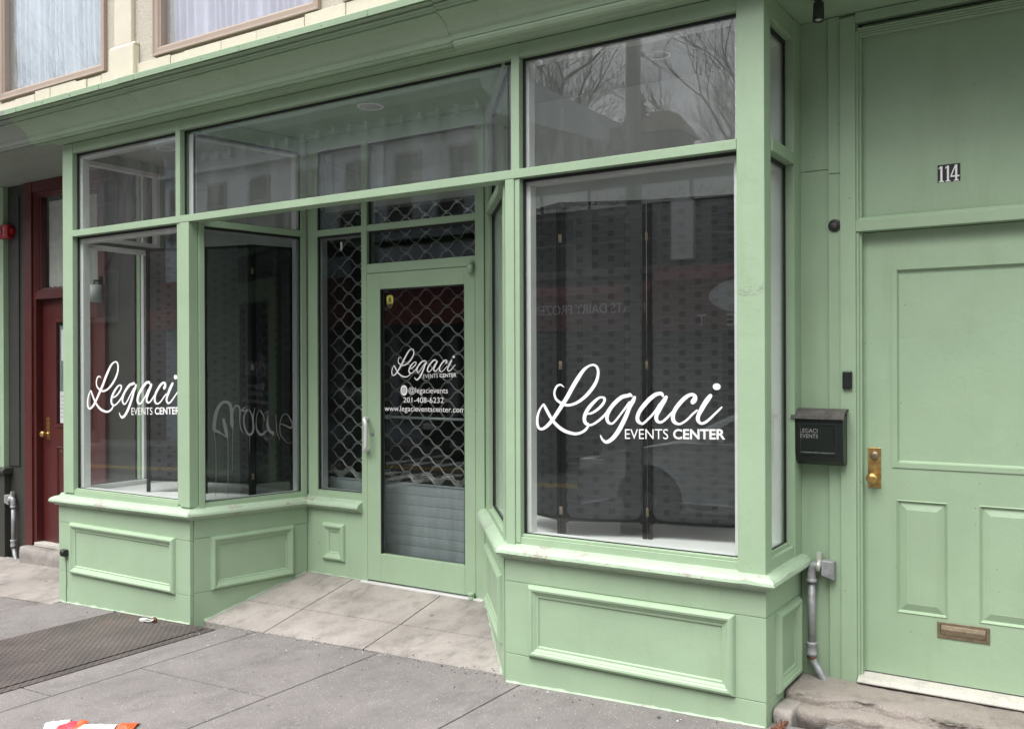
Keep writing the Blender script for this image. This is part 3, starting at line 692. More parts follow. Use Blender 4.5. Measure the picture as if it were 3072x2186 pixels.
# --- upper wall
g = MB()
WX = [(-7.645, -6.20), (-5.645, -4.05), (-3.852, -2.3), (-1.8, -.3)]
xs = [-16]+[v for w in WX for v in w]+[6]
for i in range(0, len(xs), 2): g.box(xs[i], xs[i+1], -.25, 0, 3.56, 7.5)
for a, b in WX: g.box(a, b, -.25, 0, 3.56, 3.812); g.box(a, b, -.25, 0, 5.6, 7.5)
UW = g.build('upper_wall', 'cream stucco', SHOP)
g = MB(); g.box(-6.070, -5.872, 0, .035, 3.951, 7.4); g.box(-6.108, -5.822, 0, .055, 3.60, 3.93); g.prismu([(0, 3.93), (.055, 3.93), (.035, 3.955), (0, 3.955)], -6.108, -5.822)
g.build('pilaster', 'cream paint', UW, bevel=.006)
g = MB(); x = -8.2
while x < -1.9:
    w_ = random.uniform(.12, .5)
    g.box(x, x+w_-.004, 0, .02+random.uniform(0, .012), 3.60, 3.796+random.uniform(-.014, .010)); x += w_
g.build('sill_board', 'cream paint', UW, bevel=.003)
for k, (a, b) in enumerate(WX):
    f = MB(); f.rect_mould(a+.002, b-.002, 3.812, 5.59, [(0, .030), (.012, .030), (.016, .022), (.05, .022), (.058, .008), (.066, .006), (.066, -.05), (0, -.05)])
    uwin = f.build('upper_window', 'tan frame', SHOP, bevel=.002)
    MB().box(a+.066, b-.066, -.035, -.03, 3.878, 5.524).build('pane', 'upper glass', uwin)
    cu = MB(); R = []; n_ = 220
    for i in range(n_+1):
        t = i/n_; x = a+.07+(b-a-.14)*t; d = .030*math.sin(t*120+3*math.sin(t*17))+.012*math.sin(t*41)
        R.append([(x, -.12+d*.5, 3.88+.006*math.sin(t*60)), (x+.006*math.sin(t*30), -.12+d, 4.3), (x, -.12+d, 5.55)])
    bb = [cu.add(r) for r in R]
    for i in range(n_):
        for j in range(2): cu.face((bb[i]+j, bb[i+1]+j, bb[i+1]+j+1, bb[i]+j+1), True)
    cu.build('window_curtain', 'curtain' if k == 0 else 'lilac curtain', uwin)
# --- right-hand wall with the house door
g = MB(**FE); g.box(-1.322, -1.046, -.06, 0, 2.612, 3.348); g.box(-1.322, -1.046, -.06, 0, .05, 2.609); g.box(.02, 3.5, -.06, 0, .05, 3.348)
g.build('entrance_wall', G_, SHOP, bevel=.001)
g = MB(**FE); g.box(-1.182, -1.1265, 0, .016, 2.585, 3.346); g.box(-1.182, -1.1265, 0, .016, .09, 2.582); g.build('wall_batten', G_, SHOP, bevel=.002)
cas = MB(**FE)
for s_, (a, b) in ((1, (-1.125, -1.052)), (-1, (-.053, .02))):
    cas.box(a, b, -.02, .026, .09, 3.33)
    if s_ == 1: cas.box(a+.0505, a+.0725+.012, -.05, .012, .10, 3.26); cas.box(a+.075, a+.095, -.06, -.002, .10, 3.256)
cas.box(-1.052, -.053, -.03, .022, 3.30, 3.346)
for i in range(4): cas.box(-1.045+i*.0, -.06, -.03, .018-i*.007, 3.262-i*.0+.0095*(3-i)-.0285+.001, 3.262+.0095*(3-i)-.0285+.0095)
cas.box(-1.0715, -.053, -.05, .020, 2.292, 2.342); cas.prismu([(-.03, 2.3425), (.020, 2.3425), (.004, 2.358), (-.03, 2.366)], -1.045, -.06)
cas.build('door_casing', G_, SHOP, bevel=.002)
g = MB(**FE); g.box(-1.035, -.06, -.055, -.040, 2.343, 3.30); tp = g.build('door_transom_panel', G_, SHOP)
# numeral plate 114
g = MB(**FE); nP = -.039
g.box(-.697, -.600, -.040, nP, 2.498, 2.580); g.cur = 1
def serif1(u):
    g.box(u+.011, u+.020, nP, nP+.001, 2.505, 2.573); g.box(u+.005, u+.026, nP, nP+.001, 2.500, 2.5048)
    g.prism([(u+.011, 2.573), (u+.011, 2.566), (u+.004, 2.560), (u+.004, 2.565)], nP, nP+.001)
serif1(-.696); serif1(-.668)
g.box(-.622, -.613, nP, nP+.001, 2.505, 2.575); g.box(-.628, -.607, nP, nP+.001, 2.500, 2.5048); g.box(-.642, -.6225, nP, nP+.001, 2.519, 2.526); g.box(-.6125, -.604, nP, nP+.001, 2.519, 2.526)
g.prism([(-.622, 2.575), (-.6225, 2.562), (-.636, 2.5265), (-.642, 2.5265)], nP, nP+.001)
g.build('house_number', ['black plastic', 'white vinyl'], tp)
# house door with two raised lower panels and one long upper panel
DN = -.045
def field(g, u0, u1, z0, z1, n0, steps):
    """nested rectangular steps (inset, n), closed with a centre face"""
    R = [[(u0+i, n, z0+i), (u1-i, n, z0+i), (u1-i, n, z1-i), (u0+i, n, z1-i)] for i, n in steps]
    bs = [g.add(r) for r in R]
    for a, b in zip(bs[:-1], bs[1:]):
        for i in range(4): j = (i+1) % 4; g.face((a+i, a+j, b+j, b+i))
    g.face([bs[-1]+i for i in range(4)])
HD = MB(**FE); hx0, hx1, hz0, hz1 = -1.030, -.065, .166, 2.289
def plate_with_holes(g, u0, u1, z0, z1, n, holes):
    us = sorted({u0, u1, *[h[0] for h in holes], *[h[1] for h in holes]}); zs = sorted({z0, z1, *[h[2] for h in holes], *[h[3] for h in holes]})
    for a, b in zip(us[:-1], us[1:]):
        for c, d in zip(zs[:-1], zs[1:]):
            mu, mz = (a+b)/2, (c+d)/2
            if any(h[0] < mu < h[1] and h[2] < mz < h[3] for h in holes): continue
            q = g.add([(a, n, c), (b, n, c), (b, n, d), (a, n, d)]); g.face((q, q+1, q+2, q+3))
holes = [(-.902, -.19, 1.159, 2.127), (-.884, -.659, .467, 1.006), (-.528, -.303, .467, 1.006)]
plate_with_holes(HD, hx0, hx1, hz0, hz1, DN, holes)
field(HD, *holes[0], DN, [(0, DN), (.0, DN+.005), (.024, DN+.005), (.030, DN-.010), (.034, DN-.012)])
for h in holes[1:]: field(HD, *h, DN, [(0, DN), (.004, DN+.004), (.010, DN-.004), (.014, DN-.009), (.048, DN+.002), (.050, DN+.0015)])
HD.box(hx0, hx1, DN-.045, DN-.016, hz0, hz1)
HD.box(hx0, hx0+.001, DN-.045, DN-.0005, hz0, hz1)
HD = HD.build('entrance_door', G_, SHOP)
MB(**FE).box(-1.3, .3, -.16, -.12, -.1, 3.345).build('gap_backing', 'interior dark', SHOP)  # unseen dark backing added so sky does not shine through the door gaps
g = MB(**FE); g.box(-1.013, -.952, DN, DN+.004, 1.055, 1.249); lp = g.build('lock_plate', 'brass', HD, bevel=.0015)
g = MB(**FE); g.lathe((-.982, DN+.004, 1.210), (0, 1, 0), [(0, .0215), (.005, .020), (.006, .016), (.007, .014), (.008, .001)], 22); g.box(-.9835, -.9805, DN+.011, DN+.013, 1.203, 1.217); g.build('keyhole_cylinder', 'dull brass', lp)
g = MB(**FE); g.lathe((-.985, DN+.004, 1.105), (0, 1, 0), [(0, .020), (.004, .020), (.006, .011), (.020, .010), (.026, .018), (.034, .0262), (.046, .0272), (.054, .0225), (.058, .013), (.059, .001)], 24); g.build('door_knob', 'brass', lp)
g = MB(**FE); g.rect_mould(-.705, -.4845, .376, .450, [(0, DN), (0, DN+.005), (.013, DN+.006), (.014, DN+.001)]); g.box(-.690, -.4995, DN-.004, DN+.001, .390, .436)
ms = g.build('mail_slot', 'dull brass', HD, bevel=.001)
g = MB(**FE); g.prismu([(DN+.001, .438), (DN+.007, .436), (DN+.012, .418), (DN+.0105, .398), (DN+.006, .391), (DN+.001, .391)], -.688, -.5015, smooth=False); g.build('flap', 'dull brass', ms, bevel=.001)
g = MB(**FE); g.prismu([(-.07, .130), (.045, .126), (.047, .134), (.022, .150), (-.07, .163)], -1.048, -.05); g.build('door_sill', 'white threshold', SHOP, bevel=.003)
# --- interior of the shop: display floors, back walls, dark room
g = MB(); g.prismz([(-6.79, -.985), (-6.79, -.065), (-5.37, -.065), (-5.20, -.90), (-5.20, -.985)], .60, .69); g.build('display_floor', 'white paint', SHOP)
g = MB(); g.prismz([(-1.385, -.985), (-1.385, -.065), (-2.60, -.065), (-3.36, -.985)], .62, .72); g.build('display_floor', 'white paint', SHOP)
g = MB(); g.box(-6.85, -5.10, -1.05, -.985, .1, 3.345); g.box(-6.84, -6.79, -.984, -.861, .6, 3.345); g.build('display_back_wall', 'interior white', SHOP)
MB().box(-16, 5, -5.3, -.972, 3.351, 3.55).build('light_stop_slab', 'interior dark', SHOP)  # unseen slab added over the rooms to stop sky light leaking in
g = MB(); g.box(-3.46, -1.33, -1.05, -.985, .1, 3.345); g.box(-1.40, -1.345, -1.0, -.57, .7, 3.345)
g.build('display_back_wall', 'bright white wall', SHOP)
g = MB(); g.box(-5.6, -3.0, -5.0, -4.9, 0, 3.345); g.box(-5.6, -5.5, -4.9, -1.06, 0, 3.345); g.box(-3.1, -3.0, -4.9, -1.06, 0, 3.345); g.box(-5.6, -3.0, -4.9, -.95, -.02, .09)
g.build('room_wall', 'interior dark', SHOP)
g = MB(); g.box(-5.6, -3.0, -4.9, -.99, 3.30, 3.346); g.box(-5.09, -3.47, -1.22, -1.10, 2.82, 3.29)
g.build('room_ceiling', 'ceiling white', SHOP)
# --- security grille behind the back wall
g = MB(P=(0, 1.13), d=(1, 0))
for k in range(9):
    z0 = .13+k*.0735; g.prismu([(0, z0), (.006, z0+.004), (.008, z0+.036), (.006, z0+.069), (0, z0+.0725), (-.006, z0+.06), (-.006, z0+.01)], -5.07, -3.485)
g.box(-5.07, -3.485, -.006, .012, .7925, .803)
gs = g.build('security_grille', 'steel slat', SHOP)
g = MB(P=(0, 1.13), d=(1, 0)); per = .186; ph0 = -4.136
rows = [.83, .845, .862]+[.91+.0662*k for k in range(30)]
for k, z0 in enumerate(rows):
    if z0 > 2.84: break
    par = max(0, k-2); A = .030 if k > 2 else .024
    N = int(1.585/per*18); pts = []
    for i in range(N+1):
        u = -5.07+1.585*i/N; pts.append((u, .004*(k % 2), z0+A*(lambda q: math.copysign(abs(q)**.8, q))(math.cos(2*math.pi*(u-ph0)/per+math.pi*(par % 2)))))
    g.tube(pts, .0054, 6)
    if k > 2:
        for j in range(-6, 5):   # clamps joining each rod to the next one up, where crest meets trough
            u = ph0+j*per+(0 if par % 2 == 0 else per/2)
            if -5.06 < u < -3.49: g.box(u-.010, u+.010, -.008, .012, z0+A-.010, z0+A+.014)
for j in range(-6, 5):
    u = ph0+j*per+per/2
    if -5.06 < u < -3.49: g.box(u-.013, u+.013, -.004, .010, .80, .85)
g.build('rod_lattice', 'steel rod', gs)

# ================================================================== THINGS ON AND AROUND THE SHOP
def downlight(x, y, label, r=.088, z=3.330):
    t = thing('ceiling_light', label, 'light', (x, y, z), 'round recessed ceiling lights')
    g = MB(); g.lathe((x, -y, z), (0, 0, -1), [(0, r*.80), (0, r*1.0), (.004, r), (.007, r*.93), (.006, r*.80), (.001, r*.78)], 32); g.build('trim_ring', 'white paint', t)
    g = MB(); g.lathe((x, -y, z-.001), (0, 0, -1), [(0, r*.79), (.002, r*.78), (.0025, .001)], 28); g.build('diffuser', 'interior white', t)
downlight(-4.093, .49, 'round white downlight in the green ceiling over the recessed shop door', .09, 3.349)
downlight(-5.599, .478, 'round downlight seen through the wide middle transom glass at its left end', .075)
downlight(-6.145, .458, 'round downlight in the left bay ceiling, seen through the small top-left pane', .075)
downlight(-2.077, .534, 'faint round downlight behind the sky reflection in the top-right pane', .075)
# folding screens
def screen(name_label, pts, z0, h, loc):
    t = thing('folding_screen', name_label, 'folding screen', loc, 'black woven folding screens in the display windows')
    for i, (a, b) in enumerate(pts):
        L = math.hypot(b[0]-a[0], b[1]-a[1]); fr = dict(P=a, d=(b[0]-a[0], b[1]-a[1]))
        g = MB(**fr); g.box(0, .024, -.010, .010, z0, z0+h); g.box(L-.024, L, -.010, .010, z0, z0+h); g.box(.0245, L-.0245, -.008, .008, z0+h-.016, z0+h-.001)
        g.prism([(.0245, z0+.14), (.05, z0+.105), (.1, z0+.10), (L-.1, z0+.10), (L-.05, z0+.105), (L-.0245, z0+.14), (L-.0245, z0+.075), (L-.04, z0+.085), (.04, z0+.085), (.0245, z0+.075)], -.007, .007)
        p = g.build('screen_panel', 'matte black', t, bevel=.0015)
        g = MB(**fr); N = 24; M = 60; W0, W1 = .0245, L-.0245; zz0, zz1 = z0+.10, z0+h-.016; g.uv = []
        V = []
        for j in range(M+1):
            for k in range(N+1):
                u = W0+(W1-W0)*k/N; z = zz0+(zz1-zz0)*j/M
                V.append((u, .002*noise.noise(Vector((u*9, z*30, i))), z)); g.uv.append((u, z, i*.37))
        b0 = g.add(V)
        for j in range(M):
            for k in range(N): q = b0+j*(N+1)+k; g.face((q, q+1, q+N+2, q+N+1), True)
        g.build('woven_sheet', 'woven black rope', p)
        if i:
            g = MB(**fr)
            for hz in (.12+z0, z0+h*.5, z0+h-.22): g.box(-.012, .006, .009, .012, hz, hz+.045); g.tube([(-.003, .012, hz), (-.003, .012, hz+.045)], .003, 8)
            g.build('hinge', 'dull brass', p)
screen('black woven folding screen in the right display window, behind the big logo', [((-3.02, .50), (-2.536, .266)), ((-2.532, .266), (-2.112, .452)), ((-2.108, .454), (-1.60, .56))], .722, 1.815, (-2.3, .4, .72))
screen('black woven folding screen in the left display window, behind the graffiti', [((-6.235, .345), (-5.797, .522)), ((-5.793, .524), (-5.380, .622)), ((-5.376, .626), (-5.27, .93))], .692, 1.86, (-5.8, .5, .69))
# mailbox
MX = thing('mailbox', 'black metal mailbox with a dusty lid and worn white letters beside the green door', 'mailbox', (-1.2, .565, 1.15))
g = MB(**FE); g.loft([[(u, n, z) for n, z in [(.001, 1.165), (.058, 1.163), (.098, 1.185), (.108, 1.225), (.112, 1.37), (.112, 1.397), (.001, 1.415)]] for u in (-1.332, -1.329, -1.097, -1.094)], smooth=False)
bx = g.build('box_body', 'mailbox black', MX, bevel=.006)
g = MB(**FE); g.rect_mould(-1.305, -1.122, 1.215, 1.368, [(0, .1105), (.004, .1145), (.009, .1145), (.014, .1105)]); g.build('embossed_border', 'mailbox black', bx)
g = MB(**FE); g.loft([[(u, n, z) for n, z in [(.0, 1.436), (.05, 1.437), (.09, 1.428), (.118, 1.405), (.124, 1.388), (.120, 1.388), (.112, 1.403), (.086, 1.421), (.05, 1.430), (.0, 1.429)]] for u in (-1.340, -1.086)], smooth=False); g.build('lid', 'dusty black', MX, bevel=.0015)
g = MB(**FE); text_into(g, 'LEGACI', -1.296, -1.213, 1.322, 1.341, .1132, bold=-.01); text_into(g, 'EVENTS', -1.294, -1.211, 1.296, 1.315, .1132, bold=-.01); g.build('box_lettering', 'worn letters', bx)
# intercom/bell, doorbell sensor
t = thing('doorbell', 'round dark bell button on the narrow batten left of the door casing', 'doorbell', (-1.152, .549, 2.33))
g = MB(**FE); g.lathe((-1.152, .0165, 2.330), (0, 1, 0), [(0, .030), (.006, .030), (.012, .026), (.014, .020), (.013, .018)], 26); g.build('bell_housing', 'black plastic', t)
g = MB(**FE); g.lathe((-1.152, .030, 2.330), (0, 1, 0), [(0, .016), (.004, .015), (.006, .001)], 20); g.build('push_button', 'dusty black', t)
t = thing('intercom', 'small black rounded rectangular door sensor on the green casing above the mailbox', 'intercom', (-1.09, .54, 1.58))
g = MB(**FE); g.box(-1.113, -1.068, .0265, .044, 1.533, 1.620); b_ = g.build('intercom_body', 'black plastic', t, bevel=.006)
g = MB(**FE); g.box(-1.107, -1.074, .0445, .0455, 1.583, 1.612); g.build('intercom_window', 'mailbox black', b_)
# spotlight under the soffit
t = thing('spotlight', 'small dark cylindrical spotlight hanging from the soffit above the right bay side window', 'spotlight', (-1.15, .25, 3.35))
g = MB(); g.lathe((-1.15, -.26, 3.3495), (0, 0, -1), [(0, .022), (.012, .022), (.014, .008), (.03, .008)], 16); g.build('mount', 'charcoal paint', t)
g = MB(); g.lathe((-1.15, -.26, 3.325), (.02, .12, -1), [(0, .018), (.004, .024), (.085, .026), (.088, .026), (.088, .019), (.080, .017)], 20); b_ = g.build('lamp_body', 'charcoal paint', t)
g = MB(); g.lathe((-1.148, -.252, 3.246), (.02, .12, -1), [(0, .018), (.003, .016), (.004, .001)], 16); g.build('lens', 'clear lens', b_)
# grey vent pipes
def pipe(label, x, y, zt, zb, r, box_dx, parts=True):
    t = thing('standpipe', label, 'pipe', (x, y, zb), 'short grey pipes beside the doorways'); n = -y
    g = MB(); g.tube([(x, n, zb+.10), (x, n, zt-.05)], r, 16); g.build('pipe', 'galvanised steel', t)
    g = MB(); pts = [(x, n, zt-.055), (x, n, zt-.02), (x+box_dx*.12, n, zt+.012), (x+box_dx*.45, n, zt+.02), (x+box_dx*.7, n, zt+.02)]
    g.tube(catmull(pts, 4), r*1.28, 16); g.lathe((x, n, zt-.062), (0, 0, 1), [(0, r*1.25), (0, r*1.55), (.016, r*1.55), (.018, r*1.3)], 18); g.build('elbow', 'galvanised steel', t)
    g = MB(); a, b = sorted((x+box_dx*.72, x+box_dx*1.5)); g.loft([[(a, nn, z) for nn, z in [(n-.03, zt-.02), (n+.028, zt-.02), (n+.028, zt+.055), (n-.03, zt+.055)]], [(b, nn, z) for nn, z in [(n-.03, zt-.045), (n+.02, zt-.04), (n+.02, zt+.05), (n-.03, zt+.05)]]], smooth=False); g.build('outlet_box', 'galvanised steel', t, bevel=.004)
    g = MB(); c = x+box_dx*.5
    g.box(c-.011, c+.011, n-.025, n+.002, zt+.035, zt+.085); g.lathe((c-.010, n, zt+.02), (1, 0, 0), [(0, r*1.32), (0, r*1.5), (.020, r*1.5), (.020, r*1.32)], 16); g.build('clamp', 'steel rod', t)
    g = MB(); g.tube(catmull([(x, n, zb+.115), (x, n, zb+.07), (x+.012, n, zb+.035), (x+.045, n+.01, zb-.01), (x+.07, n+.015, zb-.05)], 4), r*1.02, 14)
    g.lathe((x, n, zb+.135), (0, 0, -1), [(0, r*1.2), (0, r*1.5), (.012, r*1.5), (.02, r*1.3), (.05, r*1.3), (.055, r*1.5), (.065, r*1.5), (.068, r*1.1)], 18); g.build('lower_elbow', 'galvanised steel', t)
    g = MB(); g.lathe((x, n, zb+.062), (0, 0, -1), [(0, r*1.1), (.002, r*1.22), (.010, r*1.2), (.012, r*1.05)], 14); g.build('rust_ring', 'rust', t)
pipe('grey steel standpipe in the corner between the right bay and the green door', -1.262, .520, .645, .155, .0185, .075)
# right-hand stone step
def rock(name, x0, x1, y0, y1, z0, z1, mat, parent=None, j=.012, nx=40, ny=8, nzz=4, front=.02, seed=0, tag_=None):
    g = MB(); idx = {}
    def P(i, k, l):
        key = (i, k, l)
        if key not in idx:
            x = x0+(x1-x0)*i/nx; y = y0+(y1-y0)*k/ny; z = z0+(z1-z0)*l/nzz
            q = Vector((x*5+seed, y*5, z*9)); 
            if k == 0: y += front*noise.noise(q*1.1)+.010*noise.noise(q*5)+.005*noise.noise(q*16)
            if l == nzz: z += j*.4*noise.noise(q)+.003*noise.noise(q*7)+.0015*noise.noise(q*19)-(.010 if k == 0 else 0)
            if i == 0: x += .01*noise.noise(q*2)
            idx[key] = g.add([(x, -y, z)])
        return idx[key]
    for i in range(nx):
        for k in range(ny): g.face((P(i, k, nzz), P(i+1, k, nzz), P(i+1, k+1, nzz), P(i, k+1, nzz)), True)
        for l in range(nzz): g.face((P(i, 0, l), P(i+1, 0, l), P(i+1, 0, l+1), P(i, 0, l+1)), True)
    for k in range(ny):
        for l in range(nzz): g.face((P(0, k, l), P(0, k+1, l), P(0, k+1, l+1), P(0, k, l+1)), True); g.face((P(nx, k, l), P(nx, k+1, l), P(nx, k+1, l+1), P(nx, k, l+1)), True)
    return g.build(name, mat, parent)
ST = thing('stone_step', 'cracked tan stone doorstep under the green house door', 'step', (-.6, .3, 0))
rock('upper_slab', -1.319, .35, .27, .60, .06, .118, 'weathered stone', ST, j=.012, front=.045, nx=110, ny=18, nzz=6)
rock('lower_slab', -1.300, .35, .17, .58, -.05, .078, 'weathered stone', ST, j=.012, front=.03, seed=4, nx=110, ny=12, nzz=6)
rock('mortar_fillet', -1.318, -1.235, .08, .24, -.05, .085, 'pale concrete', ST, j=.02, front=.02, seed=9, nx=8)
g = MB(); rr = random.Random(3)
for i in range(9):
    x, y = -1.295+rr.uniform(-.0, .05), .02+rr.uniform(-.04, .05); a = rr.uniform(0, 3)
    g.tube([(x-.02*math.cos(a), -y-.02*math.sin(a), .03+rr.uniform(0, .015)), (x+.02*math.cos(a), -y+.02*math.sin(a), .026)], .004, 5)
tag(g.build('leaf_litter', 'rust'), 'small heap of reddish dead leaf bits at the foot of the right bay corner', 'litter')
# ragged painted edge where the boards meet the paving
def ragged(F, u0, u1, zf, h=.012, out=.010, seed=0):
    g = MB(**F); n = int((u1-u0)/.012); R = []
    for i in range(n+1):
        u = u0+(u1-u0)*i/n; q = noise.noise(Vector((u*14+seed, seed, 0))); q2 = noise.noise(Vector((u*60, seed, 3)))
        x, y, _ = g.w(u, 0, 0); z = zf(x, y); k = max(0, q+.25)
        R.append([(u, .0004, z+h*(.5+k)+.003*q2), (u, .002+out*.3*(k+.3), z+h*.4*(.5+k)), (u, .003+out*(k+.15)+.002*q2, z+.0015), (u, 0, z-.01)])
    g.loft(R, smooth=False); return g.build('paint_edge', 'green paint flaking', SHOP)
ragged(F0, -2.72, -1.33, lambda x, y: TILT(x), seed=2); ragged(F0, -6.83, -5.30, lambda x, y: TILT(x), seed=5)
ragged(dict(P=RL, d=(RR[0]-RL[0], RR[1]-RL[1])), .1, lenL-.02, apz, seed=7); ragged(FR, .05, lenR-.12, apz, seed=9); ragged(FB, -5.10, -4.57, apz, h=.008, out=.006, seed=3)
# grit, paint flakes and bits of litter on the paving
rr = random.Random(12); g = MB()
for i in range(420):
    if rr.random() < .55: x = rr.uniform(-7, .3); y = -abs(rr.gauss(0, .12))-.01
    else: x = rr.uniform(-7, .3); y = rr.uniform(-2.6, -.05)
    if rr.random() < .35: x = rr.uniform(-5.2, -2.8); y = rr.gauss(.07, .03)
    if x > -1.2 and y > -.2: continue
    z = max(TILT(x), apz(x, y) if y > .08 else -9)+.003; a = rr.uniform(0, 6.28); r = rr.uniform(.002, .0075)*(1.8 if rr.random() < .06 else 1)
    g.cur = rr.choice((0, 0, 1, 2, 2)); k = rr.choice((4, 5, 6))
    top = [(x+r*rr.uniform(.5, 1.1)*math.cos(a+j*6.283/k), -y+r*rr.uniform(.4, 1)*math.sin(a+j*6.283/k), z+rr.uniform(.0, r*.5)) for j in range(k)]
    b = g.add(top); g.face(range(b, b+k)); c = g.add([(x, -y, z-.002)])
    for j in range(k): g.face((b+j, b+(j+1) % k, c))
tag(g.build('grit', ['paper', 'dusty black', 'bark']), kind='stuff', label='scattered grit, paint flakes and scraps on the paving along the shopfront', cat='grit')
# old scraped sticker patch on the big corner post, and screw heads on the recess post
g = MB(**F0); rr = random.Random(4)
for i in range(46):
    u = -1.449+rr.random()*.118; z = 1.985+.022*rr.gauss(0, .5)-.004*math.sin(u*30); w_ = rr.uniform(.004, .016); h_ = rr.uniform(.0015, .004)
    b = g.add([(u, .0044+i*.000004, z), (min(u+w_, -1.326), .0044+i*.000004, z+rr.uniform(-.002, .002)), (min(u+w_*.8, -1.326), .0044+i*.000004, z+h_), (u+w_*.1, .0044+i*.000004, z+h_*.7)]); g.face(range(b, b+4))
g.build('scraped_patch', 'grey green paint', SHOP)
# black outdoor socket cover and its cable on the left bay base
t = thing('outdoor_socket', 'small black weatherproof socket cover with a thin cable on the left bay base', 'socket', (-6.75, -.01, .23))
g = MB(); g.box(-6.775, -6.715, 0.0005, .035, .205, .258); g.lathe((-6.745, .03, .232), (0, 1, 0), [(0, .028), (.012, .024), (.016, .012), (.017, .001)], 12); g.build('socket_cover', 'black rubber', t, bevel=.006)
g = MB(); g.tube(catmull([(-6.745, .003, .206), (-6.742, .003, .10), (-6.738, .003, 0), (-6.746, .003, -.06), (-6.739, .003, -.15)], 4), .0022, 6); g.build('cable', 'dusty black', t)
# cellar hatch
HT = thing('cellar_hatch', 'rusty dark steel tread-plate cellar hatch set in the sidewalk by the left bay', 'hatch', (-5.57, -.75, -.11))
g = MB(ground=True); g.box(-6.110, -5.110, .035, 1.46, -.03, .004); hp_ = g.build('hatch_plate', 'rusty tread plate', HT, bevel=.001)
g = MB(ground=True); g.box(-5.098, -5.030, .012, 1.50, -.05, .002); g.box(-6.112, -5.030, .006, .030, -.05, .003); g.build('hatch_frame', 'rusty tread plate', HT, bevel=.002)
g = MB(ground=True); g.tube([(-5.575+.0, .09, .0), (-5.575, .09, .028), (-5.560, .09, .040), (-5.545, .09, .028), (-5.545, .09, 0)], .005, 8); g.prism([(-5.58, 0), (-5.54, 0), (-5.545, .035), (-5.56, .042), (-5.575, .035)], .078, .086); g.build('hasp', 'rust', HT)
PL = thing('padlock', 'small worn brass-and-steel padlock lying on the cellar hatch hasp', 'padlock', (-5.62, -.11, -.11))
g = MB(ground=True); g.box(-5.680, -5.628, .085, .125, .006, .026); b_ = g.build('lock_body', 'brushed aluminium', PL, bevel=.004)
g = MB(ground=True); g.tube(catmull([(-5.630, .092, .016), (-5.60, .088, .020), (-5.563, .090, .030), (-5.552, .105, .026), (-5.563, .118, .020), (-5.60, .120, .016), (-5.630, .118, .016)], 4), .0045, 8); g.build('shackle', 'steel rod', PL)
# crumpled wrapper near the bottom edge
WR = thing('snack_wrapper', 'crumpled orange, pink and white wrapper lying on the sidewalk at the bottom edge', 'wrapper', (-4.1, -1.55, -.07))
def crumple(name, cx, cy, ang, L, Wd, H, mat, seed):
    g = MB(ground=True); N, M = 18, 10; rings = []
    ca, sa = math.cos(ang), math.sin(ang); V = []
    for i in range(N+1):
        for j in range(M+1):
            a, b = (i/N-.5)*L, (j/M-.5)*Wd
            hh = H*max(0, 1-(2*j/M-1)**2)*(1-.35*(2*i/N-1)**4)*(.7+.6*noise.noise(Vector((a*18+seed, b*18, 0))))+.006*abs(noise.noise(Vector((a*60, b*60, seed))))
            V.append((cx+a*ca-b*sa, -(cy+a*sa+b*ca), .003+hh))
    b0 = g.add(V)
    for i in range(N):
        for j in range(M): q = b0+i*(M+1)+j; g.face((q, q+1, q+M+2, q+M+1))
    g.build(name, mat, WR)
crumple('foil_end', -4.285, -1.560, .9, .11, .12, .018, 'white film', 1)
crumple('pink_part', -4.205, -1.548, .75, .10, .12, .026, 'pink film', 2)
crumple('orange_band', -4.150, -1.520, .7, .05, .12, .030, 'orange film', 7)
crumple('white_part', -4.055, -1.512, .62, .19, .13, .032, 'white film', 3)
crumple('orange_part', -3.945, -1.415, .6, .08, .12, .026, 'orange film', 4)

# ================================================================== NEIGHBOUR: dark shopfront and red door
NB = thing('neighbour_shop', 'charcoal neighbouring frontage with a dark red door in its recess, left of the green bay', 'shop', (-8.5, .7, 0))
FN = dict(P=(0, .70), d=(1, 0))
g = MB(**FN); g.box(-9.2, -8.495, -.2, 0, -.4, 3.348); g.box(-7.25, -6.86, -.2, 0, -.4, 3.348); g.build('side_wall', 'charcoal paint', NB)
g = MB(**FN); g.box(-8.78, -8.62, 0, .012, .72, 3.25); g.box(-8.56, -8.52, 0, .01, -.1, 3.3); g.build('wall_board', 'charcoal paint', NB, bevel=.002)
g = MB(**FN); g.box(-8.493, -8.37, -.05, .035, .0, 3.345); g.box(-8.369, -8.325, -.06, .018, .0, 3.26); g.box(-7.35, -7.25, -.05, .035, .0, 3.345)
g.box(-8.37, -7.35, -.05, .030, 3.25, 3.346); g.box(-8.325, -7.35, -.06, .02, 2.268, 2.324); g.rect_mould(-8.3245, -7.351, 2.3245, 3.2495, [(0, .012), (.02, .012), (.03, -.01), (.045, -.012), (.045, -.05), (0, -.05)])
g.build('door_frame', 'red paint', NB, bevel=.002)
g = MB(**FN); g.box(-8.279, -7.397, -.04, -.034, 2.37, 3.204); fp = g.build('fanlight_pane', 'window glass', NB)
def curtain(parent, F, u0, u1, z0, z1, n, mat, waves=30, amp=.008, name='curtain'):
    cu = MB(**F); N = 90; R = []
    for i in range(N+1):
        t = i/N; u = u0+(u1-u0)*t; d = amp*math.sin(t*waves*2+2*math.sin(t*9))
        R.append([(u, n+d, z0+.004*math.sin(t*70)), (u, n+d*.7, (z0+z1)/2), (u, n+d*.5, z1)])
    bb = [cu.add(r) for r in R]
    for i in range(N):
        for j in range(2): cu.face((bb[i]+j, bb[i+1]+j, bb[i+1]+j+1, bb[i]+j+1), True)
    cu.build(name, mat, parent)
curtain(fp, FN, -8.26, -7.41, 2.38, 3.17, -.075, 'grey curtain')
RD = MB(**FN)
